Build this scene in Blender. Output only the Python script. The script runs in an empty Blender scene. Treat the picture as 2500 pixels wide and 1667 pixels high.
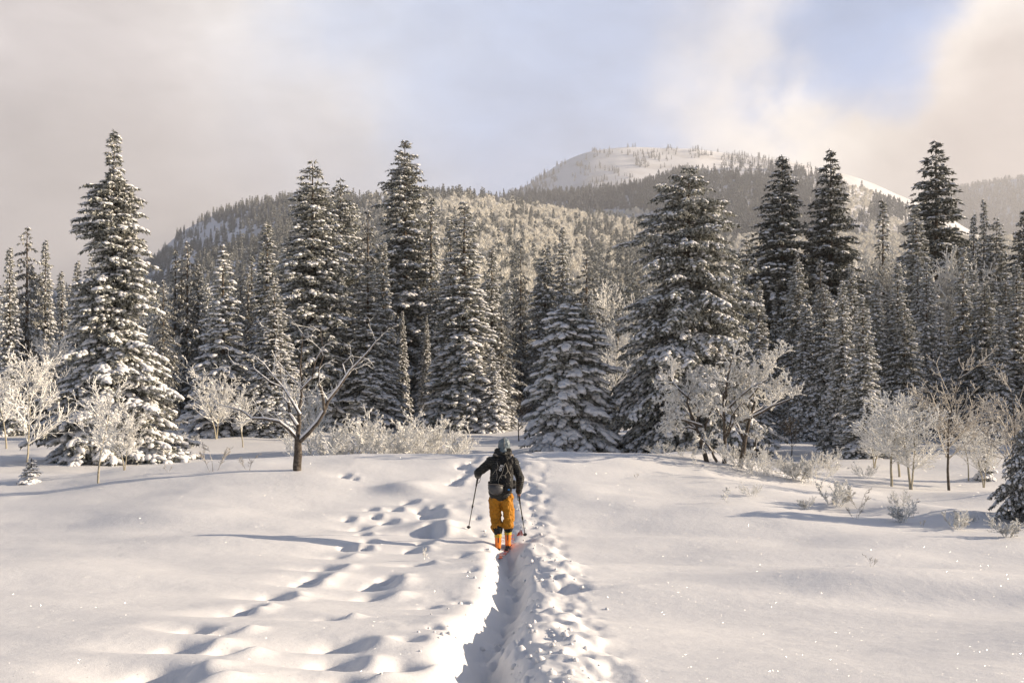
import bpy, bmesh, math, random
import numpy as np
from mathutils import Vector, Matrix, Quaternion

S = bpy.context.scene
COL = S.collection
R = math.radians

# ------------------------------------------------------------------ camera
EYE = 1.9
F = 2500 * 35 / 36            # focal length in photo pixels
HOR = 900.0                   # photo row of the horizon
cam_d = bpy.data.cameras.new('camera')
cam_d.lens = 35; cam_d.sensor_width = 36
cam_d.shift_y = (HOR - 833.5) / 2500
cam_d.clip_start = 0.1; cam_d.clip_end = 40000
cam = bpy.data.objects.new('camera', cam_d); COL.objects.link(cam)
cam.location = (0, 0, EYE); cam.rotation_euler = (R(90), 0, 0)
S.camera = cam

# ------------------------------------------------------------------ light
SUN_EL = R(17)
SUN_AZ = R(6)               # from +X towards -Y : to the right, slightly behind the camera
sun_dir = Vector((math.cos(SUN_EL) * math.cos(SUN_AZ), math.cos(SUN_EL) * math.sin(SUN_AZ), math.sin(SUN_EL)))
sd = bpy.data.lights.new('sun', 'SUN'); sd.energy = 5.0; sd.angle = R(0.5); sd.color = (1.0, 0.82, 0.61)
sun = bpy.data.objects.new('sun', sd); COL.objects.link(sun)
sun.rotation_euler = sun_dir.to_track_quat('Z', 'Y').to_euler()
sun.location = (60, -20, 40)

S.view_settings.view_transform = 'Standard'; S.view_settings.look = 'None'
S.view_settings.gamma = 1; S.view_settings.use_curve_mapping = False
EXPO = 1.24
S.view_settings.exposure = EXPO
S.cycles.use_denoising = True
S.cycles.max_bounces = 5; S.cycles.diffuse_bounces = 2; S.cycles.glossy_bounces = 2
S.cycles.transmission_bounces = 2; S.cycles.volume_bounces = 0; S.cycles.transparent_max_bounces = 6
S.cycles.volume_step_rate = 4

W = bpy.data.worlds.new('World'); S.world = W; W.use_nodes = True
nt = W.node_tree; nt.nodes.clear()
def N(t, **k):
    n = nt.nodes.new(t)
    for a, b in k.items(): setattr(n, a, b)
    return n
def L(a, b): nt.links.new(a, b)
def wmath(op, a, b=None, c=None, clamp=False):
    n = N('ShaderNodeMath', operation=op, use_clamp=clamp)
    for i, v in enumerate((a, b, c)):
        if v is None: continue
        if isinstance(v, (int, float)): n.inputs[i].default_value = v
        else: L(v, n.inputs[i])
    return n.outputs[0]
def wmix(fac, a, b):
    n = N('ShaderNodeMix', data_type='RGBA')
    if isinstance(fac, (int, float)): n.inputs[0].default_value = fac
    else: L(fac, n.inputs[0])
    for i, v in ((6, a), (7, b)):
        if isinstance(v, tuple): n.inputs[i].default_value = (*v, 1)
        else: L(v, n.inputs[i])
    return n.outputs[2]
def srgb(r, g, b, k=1.0):
    def f(c):
        c /= 255
        return (c / 12.92 if c <= .04045 else ((c + .055) / 1.055) ** 2.4) * k
    return (f(r), f(g), f(b))
SKY_K = 0.05
def skyc(r, g, b): return srgb(r, g, b, 1.33 / (2 ** EXPO) / SKY_K)
tc = N('ShaderNodeTexCoord'); D = tc.outputs['Generated']
def pixdir(px, row): return Vector(((px - 1250) / F, 1, (HOR - row) / F)).normalized()
def blob(px, row, r_out, r_in=0.0, warp=None):
    n = N('ShaderNodeVectorMath', operation='DOT_PRODUCT'); L(warp if warp else D, n.inputs[0])
    n.inputs[1].default_value = pixdir(px, row)
    m = N('ShaderNodeMapRange', interpolation_type='SMOOTHSTEP')
    L(n.outputs['Value'], m.inputs[0])
    m.inputs[1].default_value = math.cos(R(r_out)); m.inputs[2].default_value = math.cos(R(r_in))
    return m.outputs[0]
sky = N('ShaderNodeTexSky', sky_type='NISHITA', sun_disc=False)
sky.sun_elevation = SUN_EL
sky.sun_rotation = math.atan2(sun_dir.x, sun_dir.y)
sky.altitude = 2200; sky.air_density = 1.0; sky.dust_density = 1.2; sky.ozone_density = 1.5
def wnoise(scale, sx=1, sy=1, sz=1, detail=5, rough=.5, off=(0, 0, 0), dist=0):
    m = N('ShaderNodeMapping'); L(D, m.inputs[0]); m.inputs['Scale'].default_value = (sx, sy, sz); m.inputs['Location'].default_value = off
    n = N('ShaderNodeTexNoise'); L(m.outputs[0], n.inputs['Vector'])
    n.inputs['Scale'].default_value = scale; n.inputs['Detail'].default_value = detail
    n.inputs['Roughness'].default_value = rough; n.inputs['Distortion'].default_value = dist
    return n
# directions bent a little by noise so that cloud edges are ragged
wn = wnoise(3.2, detail=6, rough=.55, off=(3, 1, 7))
sub = N('ShaderNodeVectorMath', operation='SUBTRACT'); L(wn.outputs['Color'], sub.inputs[0]); sub.inputs[1].default_value = (.5, .5, .5)
scl = N('ShaderNodeVectorMath', operation='SCALE'); L(sub.outputs[0], scl.inputs[0]); scl.inputs['Scale'].default_value = 0.42
wv = N('ShaderNodeVectorMath', operation='ADD'); L(D, wv.inputs[0]); L(scl.outputs[0], wv.inputs[1])
wnm = N('ShaderNodeVectorMath', operation='NORMALIZE'); L(wv.outputs[0], wnm.inputs[0]); WD = wnm.outputs[0]
n1 = wnoise(2.6, 1, 1, 2.2, 6, .52, (1.3, 0, .4), .3).outputs['Fac']
n2 = wnoise(6.5, 1, 1, 1.8, 7, .55, (5.3, 2, .4), .5).outputs['Fac']
sep = N('ShaderNodeSeparateXYZ'); L(D, sep.inputs[0])
el = sep.outputs['Z']
# cloud tone: lavender veil low down, cream where sun strikes it
tone = wmix(blob(150, -300, 27, 3, WD), skyc(166, 179, 207), skyc(240, 236, 232))
tone = wmix(wmath('MULTIPLY', blob(-200, 420, 26, 4, WD), .85), tone, skyc(196, 188, 188))
tone = wmix(blob(2220, 270, 15, 4, WD), tone, skyc(242, 234, 226))
tone = wmix(wmath('MULTIPLY', blob(2420, 470, 11, 2, WD), .9), tone, skyc(176, 166, 163))
tone = wmix(wmath('MULTIPLY', blob(250, 640, 12, 1), .6), tone, skyc(172, 164, 160))
tone = wmix(wmath('MULTIPLY', blob(2120, -70, 7, 2, WD), .95), tone, skyc(134, 162, 206))
tone = wmix(wmath('MULTIPLY', blob(1250, 60, 12, 1, WD), .55), tone, skyc(166, 186, 220))
n3 = wnoise(15, 1, 1, 2.6, 8, .6, (2.3, 7, 1.4), .8).outputs['Fac']
shade = wmath('MULTIPLY_ADD', wmath('SUBTRACT', n2, .5), .60, 1.0)
shade = wmath('MULTIPLY_ADD', wmath('SUBTRACT', n3, .5), .22, shade)
vs = N('ShaderNodeVectorMath', operation='SCALE'); L(tone, vs.inputs[0]); L(shade, vs.inputs['Scale'])
cloudc = vs.outputs[0]
# how much cloud: thick near the horizon and to the left, thinner overhead
mr = N('ShaderNodeMapRange', interpolation_type='SMOOTHSTEP'); L(el, mr.inputs[0])
mr.inputs[1].default_value = .30; mr.inputs[2].default_value = .56; mr.inputs[3].default_value = 1.0; mr.inputs[4].default_value = .02
cov = wmath('MULTIPLY_ADD', wmath('SUBTRACT', n1, .5), .7, mr.outputs[0])
cov = wmath('ADD', cov, wmath('MULTIPLY', blob(150, 100, 30, 5, WD), .5))
cov = wmath('ADD', cov, wmath('MULTIPLY', blob(2300, 260, 14, 2, WD), .5))
cov = wmath('SUBTRACT', cov, wmath('MULTIPLY', blob(2200, -30, 6, 1, WD), .35))
# the cloud bank lies ahead over the mountains; behind the camera the sky is clear
my = N('ShaderNodeMapRange', interpolation_type='SMOOTHSTEP'); L(sep.outputs['Y'], my.inputs[0])
my.inputs[1].default_value = .05; my.inputs[2].default_value = .74; my.inputs[3].default_value = .12
cov = wmath('MULTIPLY', wmath('MINIMUM', wmath('MAXIMUM', cov, 0.0), 1.0), my.outputs[0])
final = wmix(cov, sky.outputs[0], cloudc)
bg = N('ShaderNodeBackground'); L(final, bg.inputs[0]); bg.inputs[1].default_value = SKY_K
wo = N('ShaderNodeOutputWorld'); L(bg.outputs[0], wo.inputs[0])

# ------------------------------------------------------------------ helpers
def tag(o, label=None, cat=None, group=None, kind=None):
    if label: o['label'] = label
    if cat: o['category'] = cat
    if group: o['group'] = group
    if kind: o['kind'] = kind
    return o
def empty(name, loc=(0, 0, 0), rz=0.0):
    o = bpy.data.objects.new(name, None); COL.objects.link(o)
    o.location = loc; o.rotation_euler = (0, 0, rz); o.empty_display_size = .3
    return o
def mesh_np(name, V, T, mats=None, smooth=False, mat_idx=None):
    """V (n,3) float, T (m,k) int (all faces with k corners)"""
    V = np.asarray(V, np.float32); T = np.asarray(T, np.int32)
    me = bpy.data.meshes.new(name)
    k = T.shape[1]
    me.vertices.add(len(V)); me.vertices.foreach_set('co', V.ravel())
    me.loops.add(T.size); me.loops.foreach_set('vertex_index', T.ravel())
    me.polygons.add(len(T)); me.polygons.foreach_set('loop_start', np.arange(0, T.size, k, dtype=np.int32))
    me.polygons.foreach_set('use_smooth', np.full(len(T), smooth, bool))
    for m in (mats or []): me.materials.append(m)
    if mat_idx is not None: me.polygons.foreach_set('material_index', np.asarray(mat_idx, np.int32))
    me.update(calc_edges=True)
    return me
def obj(name, me, parent=None, loc=None):
    o = bpy.data.objects.new(name, me); COL.objects.link(o)
    if parent: o.parent = parent
    if loc is not None: o.location = loc
    return o
def smooth_step(a, b, x):
    t = np.clip((x - a) / (b - a), 0, 1); return t * t * (3 - 2 * t)

def _hash(ix, iy, seed):
    h = (ix.astype(np.int64) * 374761393 + iy.astype(np.int64) * 668265263 + seed * 1442695041) & 0x7fffffff
    h = ((h ^ (h >> 13)) * 1274126177) & 0x7fffffff
    h = (h ^ (h >> 16)) & 0x7fffffff
    return (h % 100003) / 100003.0
def vnoise(x, y, seed=0):
    x = np.asarray(x, float); y = np.asarray(y, float)
    ix = np.floor(x).astype(np.int64); iy = np.floor(y).astype(np.int64)
    fx = x - ix; fy = y - iy
    fx = fx * fx * fx * (fx * (fx * 6 - 15) + 10); fy = fy * fy * fy * (fy * (fy * 6 - 15) + 10)
    a = _hash(ix, iy, seed); b = _hash(ix + 1, iy, seed); c = _hash(ix, iy + 1, seed); d = _hash(ix + 1, iy + 1, seed)
    return (a + (b - a) * fx + (c - a) * fy + (a - b - c + d) * fx * fy) * 2 - 1
def fbm(x, y, seed=0, octv=3, gain=.5):
    s = 0; a = 1; t = 0
    for i in range(octv):
        ca, sa = math.cos(i * 1.1 + .6), math.sin(i * 1.1 + .6)
        s = s + a * vnoise((x * ca - y * sa) * 2 ** i, (x * sa + y * ca) * 2 ** i, seed + i * 17); t += a; a *= gain
    return s / t

# ------------------------------------------------------------------ materials
def mat(name, base, rough=.8, spec=.2, noise=None, bump=None, metallic=0.0, coat=0.0):
    """noise: (scale, colour2, low, high)  bump: (scale, strength, distance)"""
    m = bpy.data.materials.new(name); m.use_nodes = True
    t = m.node_tree; p = t.nodes['Principled BSDF']
    p.inputs['Base Color'].default_value = (*base, 1); p.inputs['Roughness'].default_value = rough
    p.inputs['Specular IOR Level'].default_value = spec; p.inputs['Metallic'].default_value = metallic
    p.inputs['Coat Weight'].default_value = coat
    co = t.nodes.new('ShaderNodeTexCoord')
    if noise:
        n = t.nodes.new('ShaderNodeTexNoise'); t.links.new(co.outputs['Object'], n.inputs['Vector'])
        n.inputs['Scale'].default_value = noise[0]; n.inputs['Detail'].default_value = 4
        r = t.nodes.new('ShaderNodeMapRange'); t.links.new(n.outputs['Fac'], r.inputs[0])
        r.inputs[1].default_value = noise[2]; r.inputs[2].default_value = noise[3]
        x = t.nodes.new('ShaderNodeMix'); x.data_type = 'RGBA'
        t.links.new(r.outputs[0], x.inputs[0]); x.inputs[6].default_value = (*base, 1); x.inputs[7].default_value = (*noise[1], 1)
        t.links.new(x.outputs[2], p.inputs['Base Color'])
    if bump:
        n = t.nodes.new('ShaderNodeTexNoise'); t.links.new(co.outputs['Object'], n.inputs['Vector'])
        n.inputs['Scale'].default_value = bump[0]; n.inputs['Detail'].default_value = 5
        b = t.nodes.new('ShaderNodeBump'); t.links.new(n.outputs['Fac'], b.inputs['Height'])
        b.inputs['Strength'].default_value = bump[1]; b.inputs['Distance'].default_value = bump[2]
        t.links.new(b.outputs[0], p.inputs['Normal'])
    return m
def snow_on_top(m, col=(.86, .86, .87), lo=.25, hi=.6, scale=6.0):
    """snow lying on the upward faces of a material"""
    t = m.node_tree; p = t.nodes['Principled BSDF']
    g = t.nodes.new('ShaderNodeNewGeometry'); s = t.nodes.new('ShaderNodeSeparateXYZ'); t.links.new(g.outputs['True Normal'], s.inputs[0])
    co = t.nodes.new('ShaderNodeTexCoord'); n = t.nodes.new('ShaderNodeTexNoise'); t.links.new(co.outputs['Object'], n.inputs['Vector']); n.inputs['Scale'].default_value = scale
    a = t.nodes.new('ShaderNodeMath'); a.operation = 'MULTIPLY_ADD'; t.links.new(n.outputs['Fac'], a.inputs[0]); a.inputs[1].default_value = .5; t.links.new(s.outputs['Z'], a.inputs[2])
    r = t.nodes.new('ShaderNodeMapRange'); t.links.new(a.outputs[0], r.inputs[0]); r.inputs[1].default_value = lo + .25; r.inputs[2].default_value = hi + .25
    x = t.nodes.new('ShaderNodeMix'); x.data_type = 'RGBA'; t.links.new(r.outputs[0], x.inputs[0])
    src = p.inputs['Base Color']
    if src.links: t.links.new(src.links[0].from_socket, x.inputs[6])
    else: x.inputs[6].default_value = src.default_value
    x.inputs[7].default_value = (*col, 1); t.links.new(x.outputs[2], src)
    return m

def ground_snow_mat():
    m = mat('ground_snow', (.78, .78, .79), .55, .25)
    t = m.node_tree; p = t.nodes['Principled BSDF']
    co = t.nodes.new('ShaderNodeTexCoord')
    def nz(scale, detail=4, vec=None, rough=.5):
        n = t.nodes.new('ShaderNodeTexNoise'); t.links.new(vec or co.outputs['Object'], n.inputs['Vector'])
        n.inputs['Scale'].default_value = scale; n.inputs['Detail'].default_value = detail; n.inputs['Roughness'].default_value = rough
        return n.outputs['Fac']
    b1 = t.nodes.new('ShaderNodeBump'); t.links.new(nz(110, 3, rough=.6), b1.inputs['Height']); b1.inputs['Strength'].default_value = .35; b1.inputs['Distance'].default_value = .006
    b2 = t.nodes.new('ShaderNodeBump'); t.links.new(nz(7, 5, rough=.6), b2.inputs['Height']); b2.inputs['Strength'].default_value = .28; b2.inputs['Distance'].default_value = .03
    t.links.new(b1.outputs[0], b2.inputs['Normal'])
    t.links.new(b2.outputs[0], p.inputs['Normal'])
    # glittering flakes: scattered mirror-like crystals turned every way
    vo = t.nodes.new('ShaderNodeTexVoronoi'); t.links.new(co.outputs['Object'], vo.inputs['Vector']); vo.inputs['Scale'].default_value = 34
    ms = t.nodes.new('ShaderNodeMath'); ms.operation = 'LESS_THAN'; t.links.new(vo.outputs['Distance'], ms.inputs[0]); ms.inputs[1].default_value = .13
    sx = t.nodes.new('ShaderNodeSeparateColor'); t.links.new(vo.outputs['Color'], sx.inputs[0])
    gt = t.nodes.new('ShaderNodeMath'); gt.operation = 'GREATER_THAN'; t.links.new(sx.outputs[0], gt.inputs[0]); gt.inputs[1].default_value = .5
    mm = t.nodes.new('ShaderNodeMath'); mm.operation = 'MULTIPLY'; t.links.new(ms.outputs[0], mm.inputs[0]); t.links.new(gt.outputs[0], mm.inputs[1])
    gl = t.nodes.new('ShaderNodeBsdfGlossy'); gl.inputs['Roughness'].default_value = .28
    nn = t.nodes.new('ShaderNodeVectorMath'); nn.operation = 'MULTIPLY_ADD'; t.links.new(vo.outputs['Color'], nn.inputs[0]); nn.inputs[1].default_value = (2, 2, 1); nn.inputs[2].default_value = (-1, -1, 0)
    n2_ = t.nodes.new('ShaderNodeVectorMath'); n2_.operation = 'NORMALIZE'; t.links.new(nn.outputs[0], n2_.inputs[0]); t.links.new(n2_.outputs[0], gl.inputs['Normal'])
    mx = t.nodes.new('ShaderNodeMixShader'); t.links.new(mm.outputs[0], mx.inputs[0]); t.links.new(p.outputs[0], mx.inputs[1]); t.links.new(gl.outputs[0], mx.inputs[2])
    out = t.nodes['Material Output']; t.links.new(mx.outputs[0], out.inputs['Surface'])
    return m
M = {}
M["ground"] = ground_snow_mat()
M['snow'] = mat('tree_snow', (.78, .78, .79), .6, .2, bump=(14, .3, .02))
M['needle'] = mat('fir_needles', (.060, .064, .044), .7, .2, noise=(6.5, (.66, .66, .61), .38, .62))
M['needle_dark'] = mat('fir_needles_dark', (.042, .048, .036), .7, .2, noise=(6.0, (.55, .55, .51), .43, .70))
M['needle_frost'] = mat('fir_needles_frosted', (.12, .115, .095), .7, .2, noise=(5.0, (.60, .60, .57), .40, .64))
M['bark'] = snow_on_top(mat('conifer_bark', (.10, .075, .055), .9, .1, noise=(8, (.19, .16, .13), .4, .7), bump=(12, .6, .03)))
M['bark_grey'] = mat('aspen_bark', (.42, .38, .29), .85, .1, noise=(7, (.07, .055, .04), .55, .68), bump=(20, .5, .01))
M['bark_brown'] = mat('oak_bark', (.075, .062, .052), .9, .1, noise=(9, (.17, .15, .13), .45, .7), bump=(16, .8, .02))
M['frost'] = mat('hoar_frost', (.86, .85, .81), .7, .15, noise=(3.0, (.56, .53, .48), .52, .82))
M['frost_dim'] = mat('thin_hoar_frost', (.54, .51, .46), .75, .1, noise=(5.0, (.30, .26, .21), .48, .75))
M['twig_dark'] = mat('dark_twigs', (.12, .10, .08), .85, .1, noise=(6.0, (.5, .48, .44), .55, .7))
M['hill_snow'] = mat('hill_snow', (.80, .80, .82), .8, .1, noise=(.012, (.60, .58, .56), .5, .75))
# ------------------------------------------------------------------ terrain
_by = np.array([-400, -20, 0, 3, 6, 10, 15, 20, 28, 36, 45, 70, 100, 200, 400, 9000.])
_bd = np.array([-2, 1.4, 1.72, 1.78, 1.92, 2.42, 2.93, 3.22, 3.55, 3.78, 4.0, 4.25, 4.4, 4.6, 4.0, 0.])
_ys = np.linspace(-60, 400, 4601)
_ds = np.interp(_ys, _by, _bd)
_k = np.exp(-np.linspace(-2.2, 2.2, 41) ** 2); _k /= _k.sum()
_ds2 = np.convolve(np.pad(_ds, 20, 'edge'), _k, 'valid')
def dbase(y):
    y = np.asarray(y, float)
    return np.where(y < 399, np.interp(y, _ys, _ds2), np.interp(y, _by, _bd))
_cx = np.array([-60, -30, -16, -11, -7, -4, 1.5, 5, 7.5, 10, 14, 60.])
_ca = np.array([.1, .25, .45, .62, 1.0, 1.15, 1.12, .95, .55, .18, 0, 0.])
def terr_base(x, y):
    x = np.asarray(x, float); y = np.asarray(y, float)
    z = EYE - dbase(y)
    yc = 27 + .9 * np.sin(x * .21 + .6) - .02 * x
    wy = np.where(y < yc, 6.8, 5.0)
    z = z + np.interp(x, _cx, _ca) * np.exp(-((y - yc) / wy) ** 2)
    # a low mound under the oaks on the right and one by the willow bushes
    z = z + .55 * np.exp(-((x - 6.3) / 2.2) ** 2 - ((y - 31) / 3.0) ** 2)
    z = z + .35 * np.exp(-((x + 5.5) / 3.0) ** 2 - ((y - 35) / 2.5) ** 2)
    far = smooth_step(60, 140, np.hypot(x, y))
    und = .20 * fbm(x / 7 + 3, y / 4.2, 11, 3, .45) + .07 * fbm(x / 2.4, y / 1.5 + 5, 23, 2)
    z = z + und * (.55 + .45 * smooth_step(5, 14, y)) + far * .8 * fbm(x / 60, y / 60, 31, 2)
    # long soft drift edges
    for (x0, y0, x1, y1, w, a) in DRIFTS:
        dx, dy = x1 - x0, y1 - y0; LL = math.hypot(dx, dy)
        t = ((x - x0) * dx + (y - y0) * dy) / LL ** 2
        s = ((x - x0) * (-dy) + (y - y0) * dx) / LL
        prof = np.where(s > 0, np.exp(-(s / (w * 2.5)) ** 2), np.exp(-(s / w) ** 2))
        z = z + a * prof * np.exp(-((t - .5) / .36) ** 2)
    return z
DRIFTS = [(1.2, 20.5, 6.5, 19.2, .55, .10), (2.2, 13.0, 8.5, 10.4, .6, .13), (-6.5, 15.5, -1.2, 16.8, .5, .10),
          (-9, 19, -4, 18.6, .5, .12), (-8, 12.5, -3.5, 12.3, .6, .10), (-3.3, 22.5, -1.4, 21.8, .35, .22),
          (-2.2, 18.3, -.7, 17.6, .35, .22), (5.5, 22.0, 11, 20.0, .5, .20), (10, 26, 15, 24.2, .6, .22), (3.5, 7.8, 8, 6.6, .8, .08),
          (-14, 25.5, -6, 25.2, .6, .14)]
def hit(px, row, fn=None, y0=3.5, y1=900):
    """point of the ground seen at a pixel of the photograph"""
    fn = fn or terr_base
    y = np.geomspace(y0, y1, 2600); u = (px - 1250) / F
    r = HOR + F * (EYE - fn(u * y, y)) / y
    i = int(np.argmax(r <= row)) if (r <= row).any() else len(y) - 1
    return float(u * y[i]), float(y[i])
K = 2500 / 2352.0
# the ski trench: floor centre, width by photo row
_tr = [(1667, 1187), (1560, 1186), (1520, 1205), (1480, 1228), (1440, 1243), (1400, 1253), (1370, 1250), (1345, 1240), (1310, 1234), (1260, 1230), (1210, 1234), (1160, 1238), (1130, 1240)]
_tp = [hit(p, r) for r, p in _tr]
_tx = np.array([a for a, b in _tp]); _ty = np.array([b for a, b in _tp])
_ty = np.concatenate([[-30, 0, 3.5], _ty, [40]]); _tx = np.concatenate([[-.6, -.35, -.28], _tx, [_tx[-1]]])
_yy = np.linspace(-30, 40, 1401); _xx = np.interp(_yy, _ty, _tx); _kk = np.ones(15) / 15
_xx = np.convolve(np.pad(_xx, 7, 'edge'), _kk, 'valid')
def trench_x(y): return np.interp(y, _yy, _xx)
# old footprints, in pixels of a 2352 px wide view of the photograph
_steps = [(352, 1528, 1.25), (400, 1556, 1.2), (405, 1478, 1.1), (516, 1490, .8), (440, 1436, .8), (510, 1443, .8), (537, 1405, .8), (572, 1393, .7),
          (627, 1365, .95), (645, 1373, .7), (697, 1336, .85), (722, 1320, .9), (742, 1300, 1.0), (768, 1304, .8), (772, 1276, 1.0), (797, 1254, .75), (838, 1258, .5), (845, 1242, .6),
          (832, 1226, .6), (826, 1212, .9), (800, 1190, .6), (890, 1196, .8), (862, 1184, .5), (852, 1169, .6), (908, 1168, .6),
          (782, 1556, 1.0), (762, 1512, 1.0), (778, 1476, 1.15), (752, 1418, .8), (850, 1366, 1.2), (868, 1340, 1.1), (890, 1322, .8), (955, 1293, .9), (950, 1262, .8), (968, 1244, .8),
          (992, 1222, .9), (978, 1206, .8), (995, 1193, .9), (988, 1180, 1.1), (968, 1166, .8), (940, 1152, .8), (1000, 1163, .6),
          (1040, 1108, .8), (1052, 1100, .7), (1066, 1092, .7), (1078, 1080, .6), (1060, 1068, .7), (1084, 1060, .7), (1094, 1048, .6), (1070, 1046, .6),
          (925, 1528, .9), (792, 1092, .6), (815, 1098, .4)]
_foot = []
_rs = random.Random(4)
for (a, b, s) in _steps:
    x, y = hit(a * K, b * K)
    _foot.append((x, y, .122 * s * (1 + .014 * y), (.125 + .005 * y) * s, .215 * s, _rs.uniform(-.4, .4)))
# pole plants and small holes beside the trench
_rs = random.Random(9)
for (a, b) in [(1276, 1480), (1330, 1515), (1285, 1333), (1262, 1275), (1258, 1320), (1215, 1240), (1225, 1180), (1205, 1130), (1218, 1100), (1212, 1068), (1232, 1200), (1100, 1230), (1095, 1190), (1085, 1245), (1110, 1262),
               (1295, 1400), (1290, 1440), (1305, 1360), (1330, 1420), (1000, 1440), (940, 1470), (985, 1395), (1060, 1385), (1085, 1310), (1065, 1275), (1200, 1255), (1240, 1235), (1225, 1160), (1222, 1130), (1210, 1095)]:
    x, y = hit(a * K + _rs.uniform(-4, 4), b * K)
    _foot.append((x, y, _rs.uniform(.05, .10), _rs.uniform(.06, .11), _rs.uniform(.05, .10), _rs.uniform(-.6, .6)))
_x, _y = hit(1345, 1434)      # a wide kicked out hollow right of the trench
_foot.append((_x, _y, .22, .17, .16, .1)); _foot.append((_x + .3, _y - .12, .3, .10, .08, .2))

sky0 = 15.6
def terr(x, y):
    x = np.asarray(x, float); y = np.asarray(y, float)
    z = terr_base(x, y)
    near = (y > 2) & (y < 40) & (np.abs(x) < 12)
    if not np.any(near): return z
    xn, yn = x[near], y[near]; dz = np.zeros(xn.shape)
    s = xn - trench_x(yn) + .05 * fbm(xn * 1.2, yn * 1.6, 71, 2)
    fade = 1 - .80 * smooth_step(sky0, sky0 + 1.6, yn) - .25 * smooth_step(30, 36, yn)
    wl = .18 + .03 * fbm(yn * 0, yn * 1.3, 5, 2); 
    wr = .15 + .03 * fbm(yn * 0 + 4, yn * 2.3, 6, 3)
    prof = np.where(s < 0, 1 / (1 + np.exp((-s - wl) / .072)), 1 / (1 + np.exp((s - wr) / .065)))
    rough = fbm(xn * 7, yn * 5, 41, 4, .6)
    dz -= fade * .39 * prof * (1 - .06 * rough * prof ** 4)
    chn = np.maximum(fbm(xn * 6, yn * 4, 45, 4, .55), -.25)
    dz += fade * .13 * chn * smooth_step(-.16, .0, s) * (1 - smooth_step(.28, .42, s))
    dz += .010 * fbm(xn * 1.6, yn * 2.8, 48, 3)
    # berms: smooth on the left, crumbled on the right
    dz += fade * .025 * np.exp(-((s + .40) / .22) ** 2)
    br = np.exp(-((s - .45) / .20) ** 2)
    dz += fade * .05 * br
    lump = np.maximum(fbm(xn * 3.6, yn * 2.4, 51, 3, .42), -.35)
    mk = np.exp(-((s - .66) / .30) ** 4) + .30 * np.exp(-((s + .75) / .35) ** 4) * smooth_step(-.1, .5, fbm(xn * .9, yn * .9, 55, 2))
    dz += (1 - .4 * smooth_step(16, 30, yn)) * .09 * mk * lump
    dz += .008 * mk * fbm(xn * 18, yn * 12, 57, 2)
    # footprints filled in by later snow: oval pits, soft rims
    for (fx, fy, rx, ry, d, a) in _foot:
        ddx = xn - fx; ddy = yn - fy
        q = (np.abs(ddx) < rx * 9) & (np.abs(ddy) < ry * 6)
        if not q.any(): continue
        ca, sa = math.cos(a), math.sin(a)
        ex = (ddx[q] * ca + ddy[q] * sa) / rx; ey = (-ddx[q] * sa + ddy[q] * ca) / ry
        mnd = .32 * d * np.exp(-((ex - 2.0) / 1.05) ** 2 - ey ** 2 / 1.8)
        mnd = mnd - .36 * d * np.exp(-((ex + .8) / np.where(ex < -.8, 2.9, 1.4)) ** 2 - ey ** 2 / 2.2)
        rad = np.sqrt((ex / np.where(ex > 0, 1.15, 1.0)) ** 2 + ey ** 2)
        soft = .15 + .24 * smooth_step(-.3, 1.2, ex) + .10 * smooth_step(.2, 1.2, ey)
        dz[q] += mnd - .66 * d / (1 + np.exp(np.minimum((rad - 1) / soft, 30)))
    z[near] += dz
    return z
def tz(x, y): return float(terr(np.array([float(x)]), np.array([float(y)]))[0])

th_in = np.linspace(R(-37), R(37), 621)
th = np.concatenate([np.arange(R(-180), R(-37.5), R(6)), [R(-40)], th_in, [R(40)], np.arange(R(44), R(180), R(6))])
rr = np.concatenate([[.4, 1.5, 2.6, 3.4], np.geomspace(4, 42, 370), np.geomspace(42, 320, 60)[1:], np.geomspace(320, 16000, 16)[1:]])
TH, RR = np.meshgrid(th, rr)
X = (RR * np.sin(TH)).ravel(); Y = (RR * np.cos(TH)).ravel()
Z = terr(X, Y)
nc = len(th); nr = len(rr)
i = np.arange(nr - 1)[:, None] * nc; j = np.arange(nc)[None, :]; j2 = (j + 1) % nc
Q = np.stack([(i + j), (i + j2), (i + nc + j2), (i + nc + j)], -1).reshape(-1, 4)[:, ::-1]
Q = Q[:, [0, 1, 2, 3]]
gm = mesh_np('snow_ground', np.stack([X, Y, Z], 1), Q, [M['ground']], True)
ground = obj('ground', gm)
tag(ground, 'rolling snow covered meadow with a ski trench and old filled footprints', 'ground', kind='structure')

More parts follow.
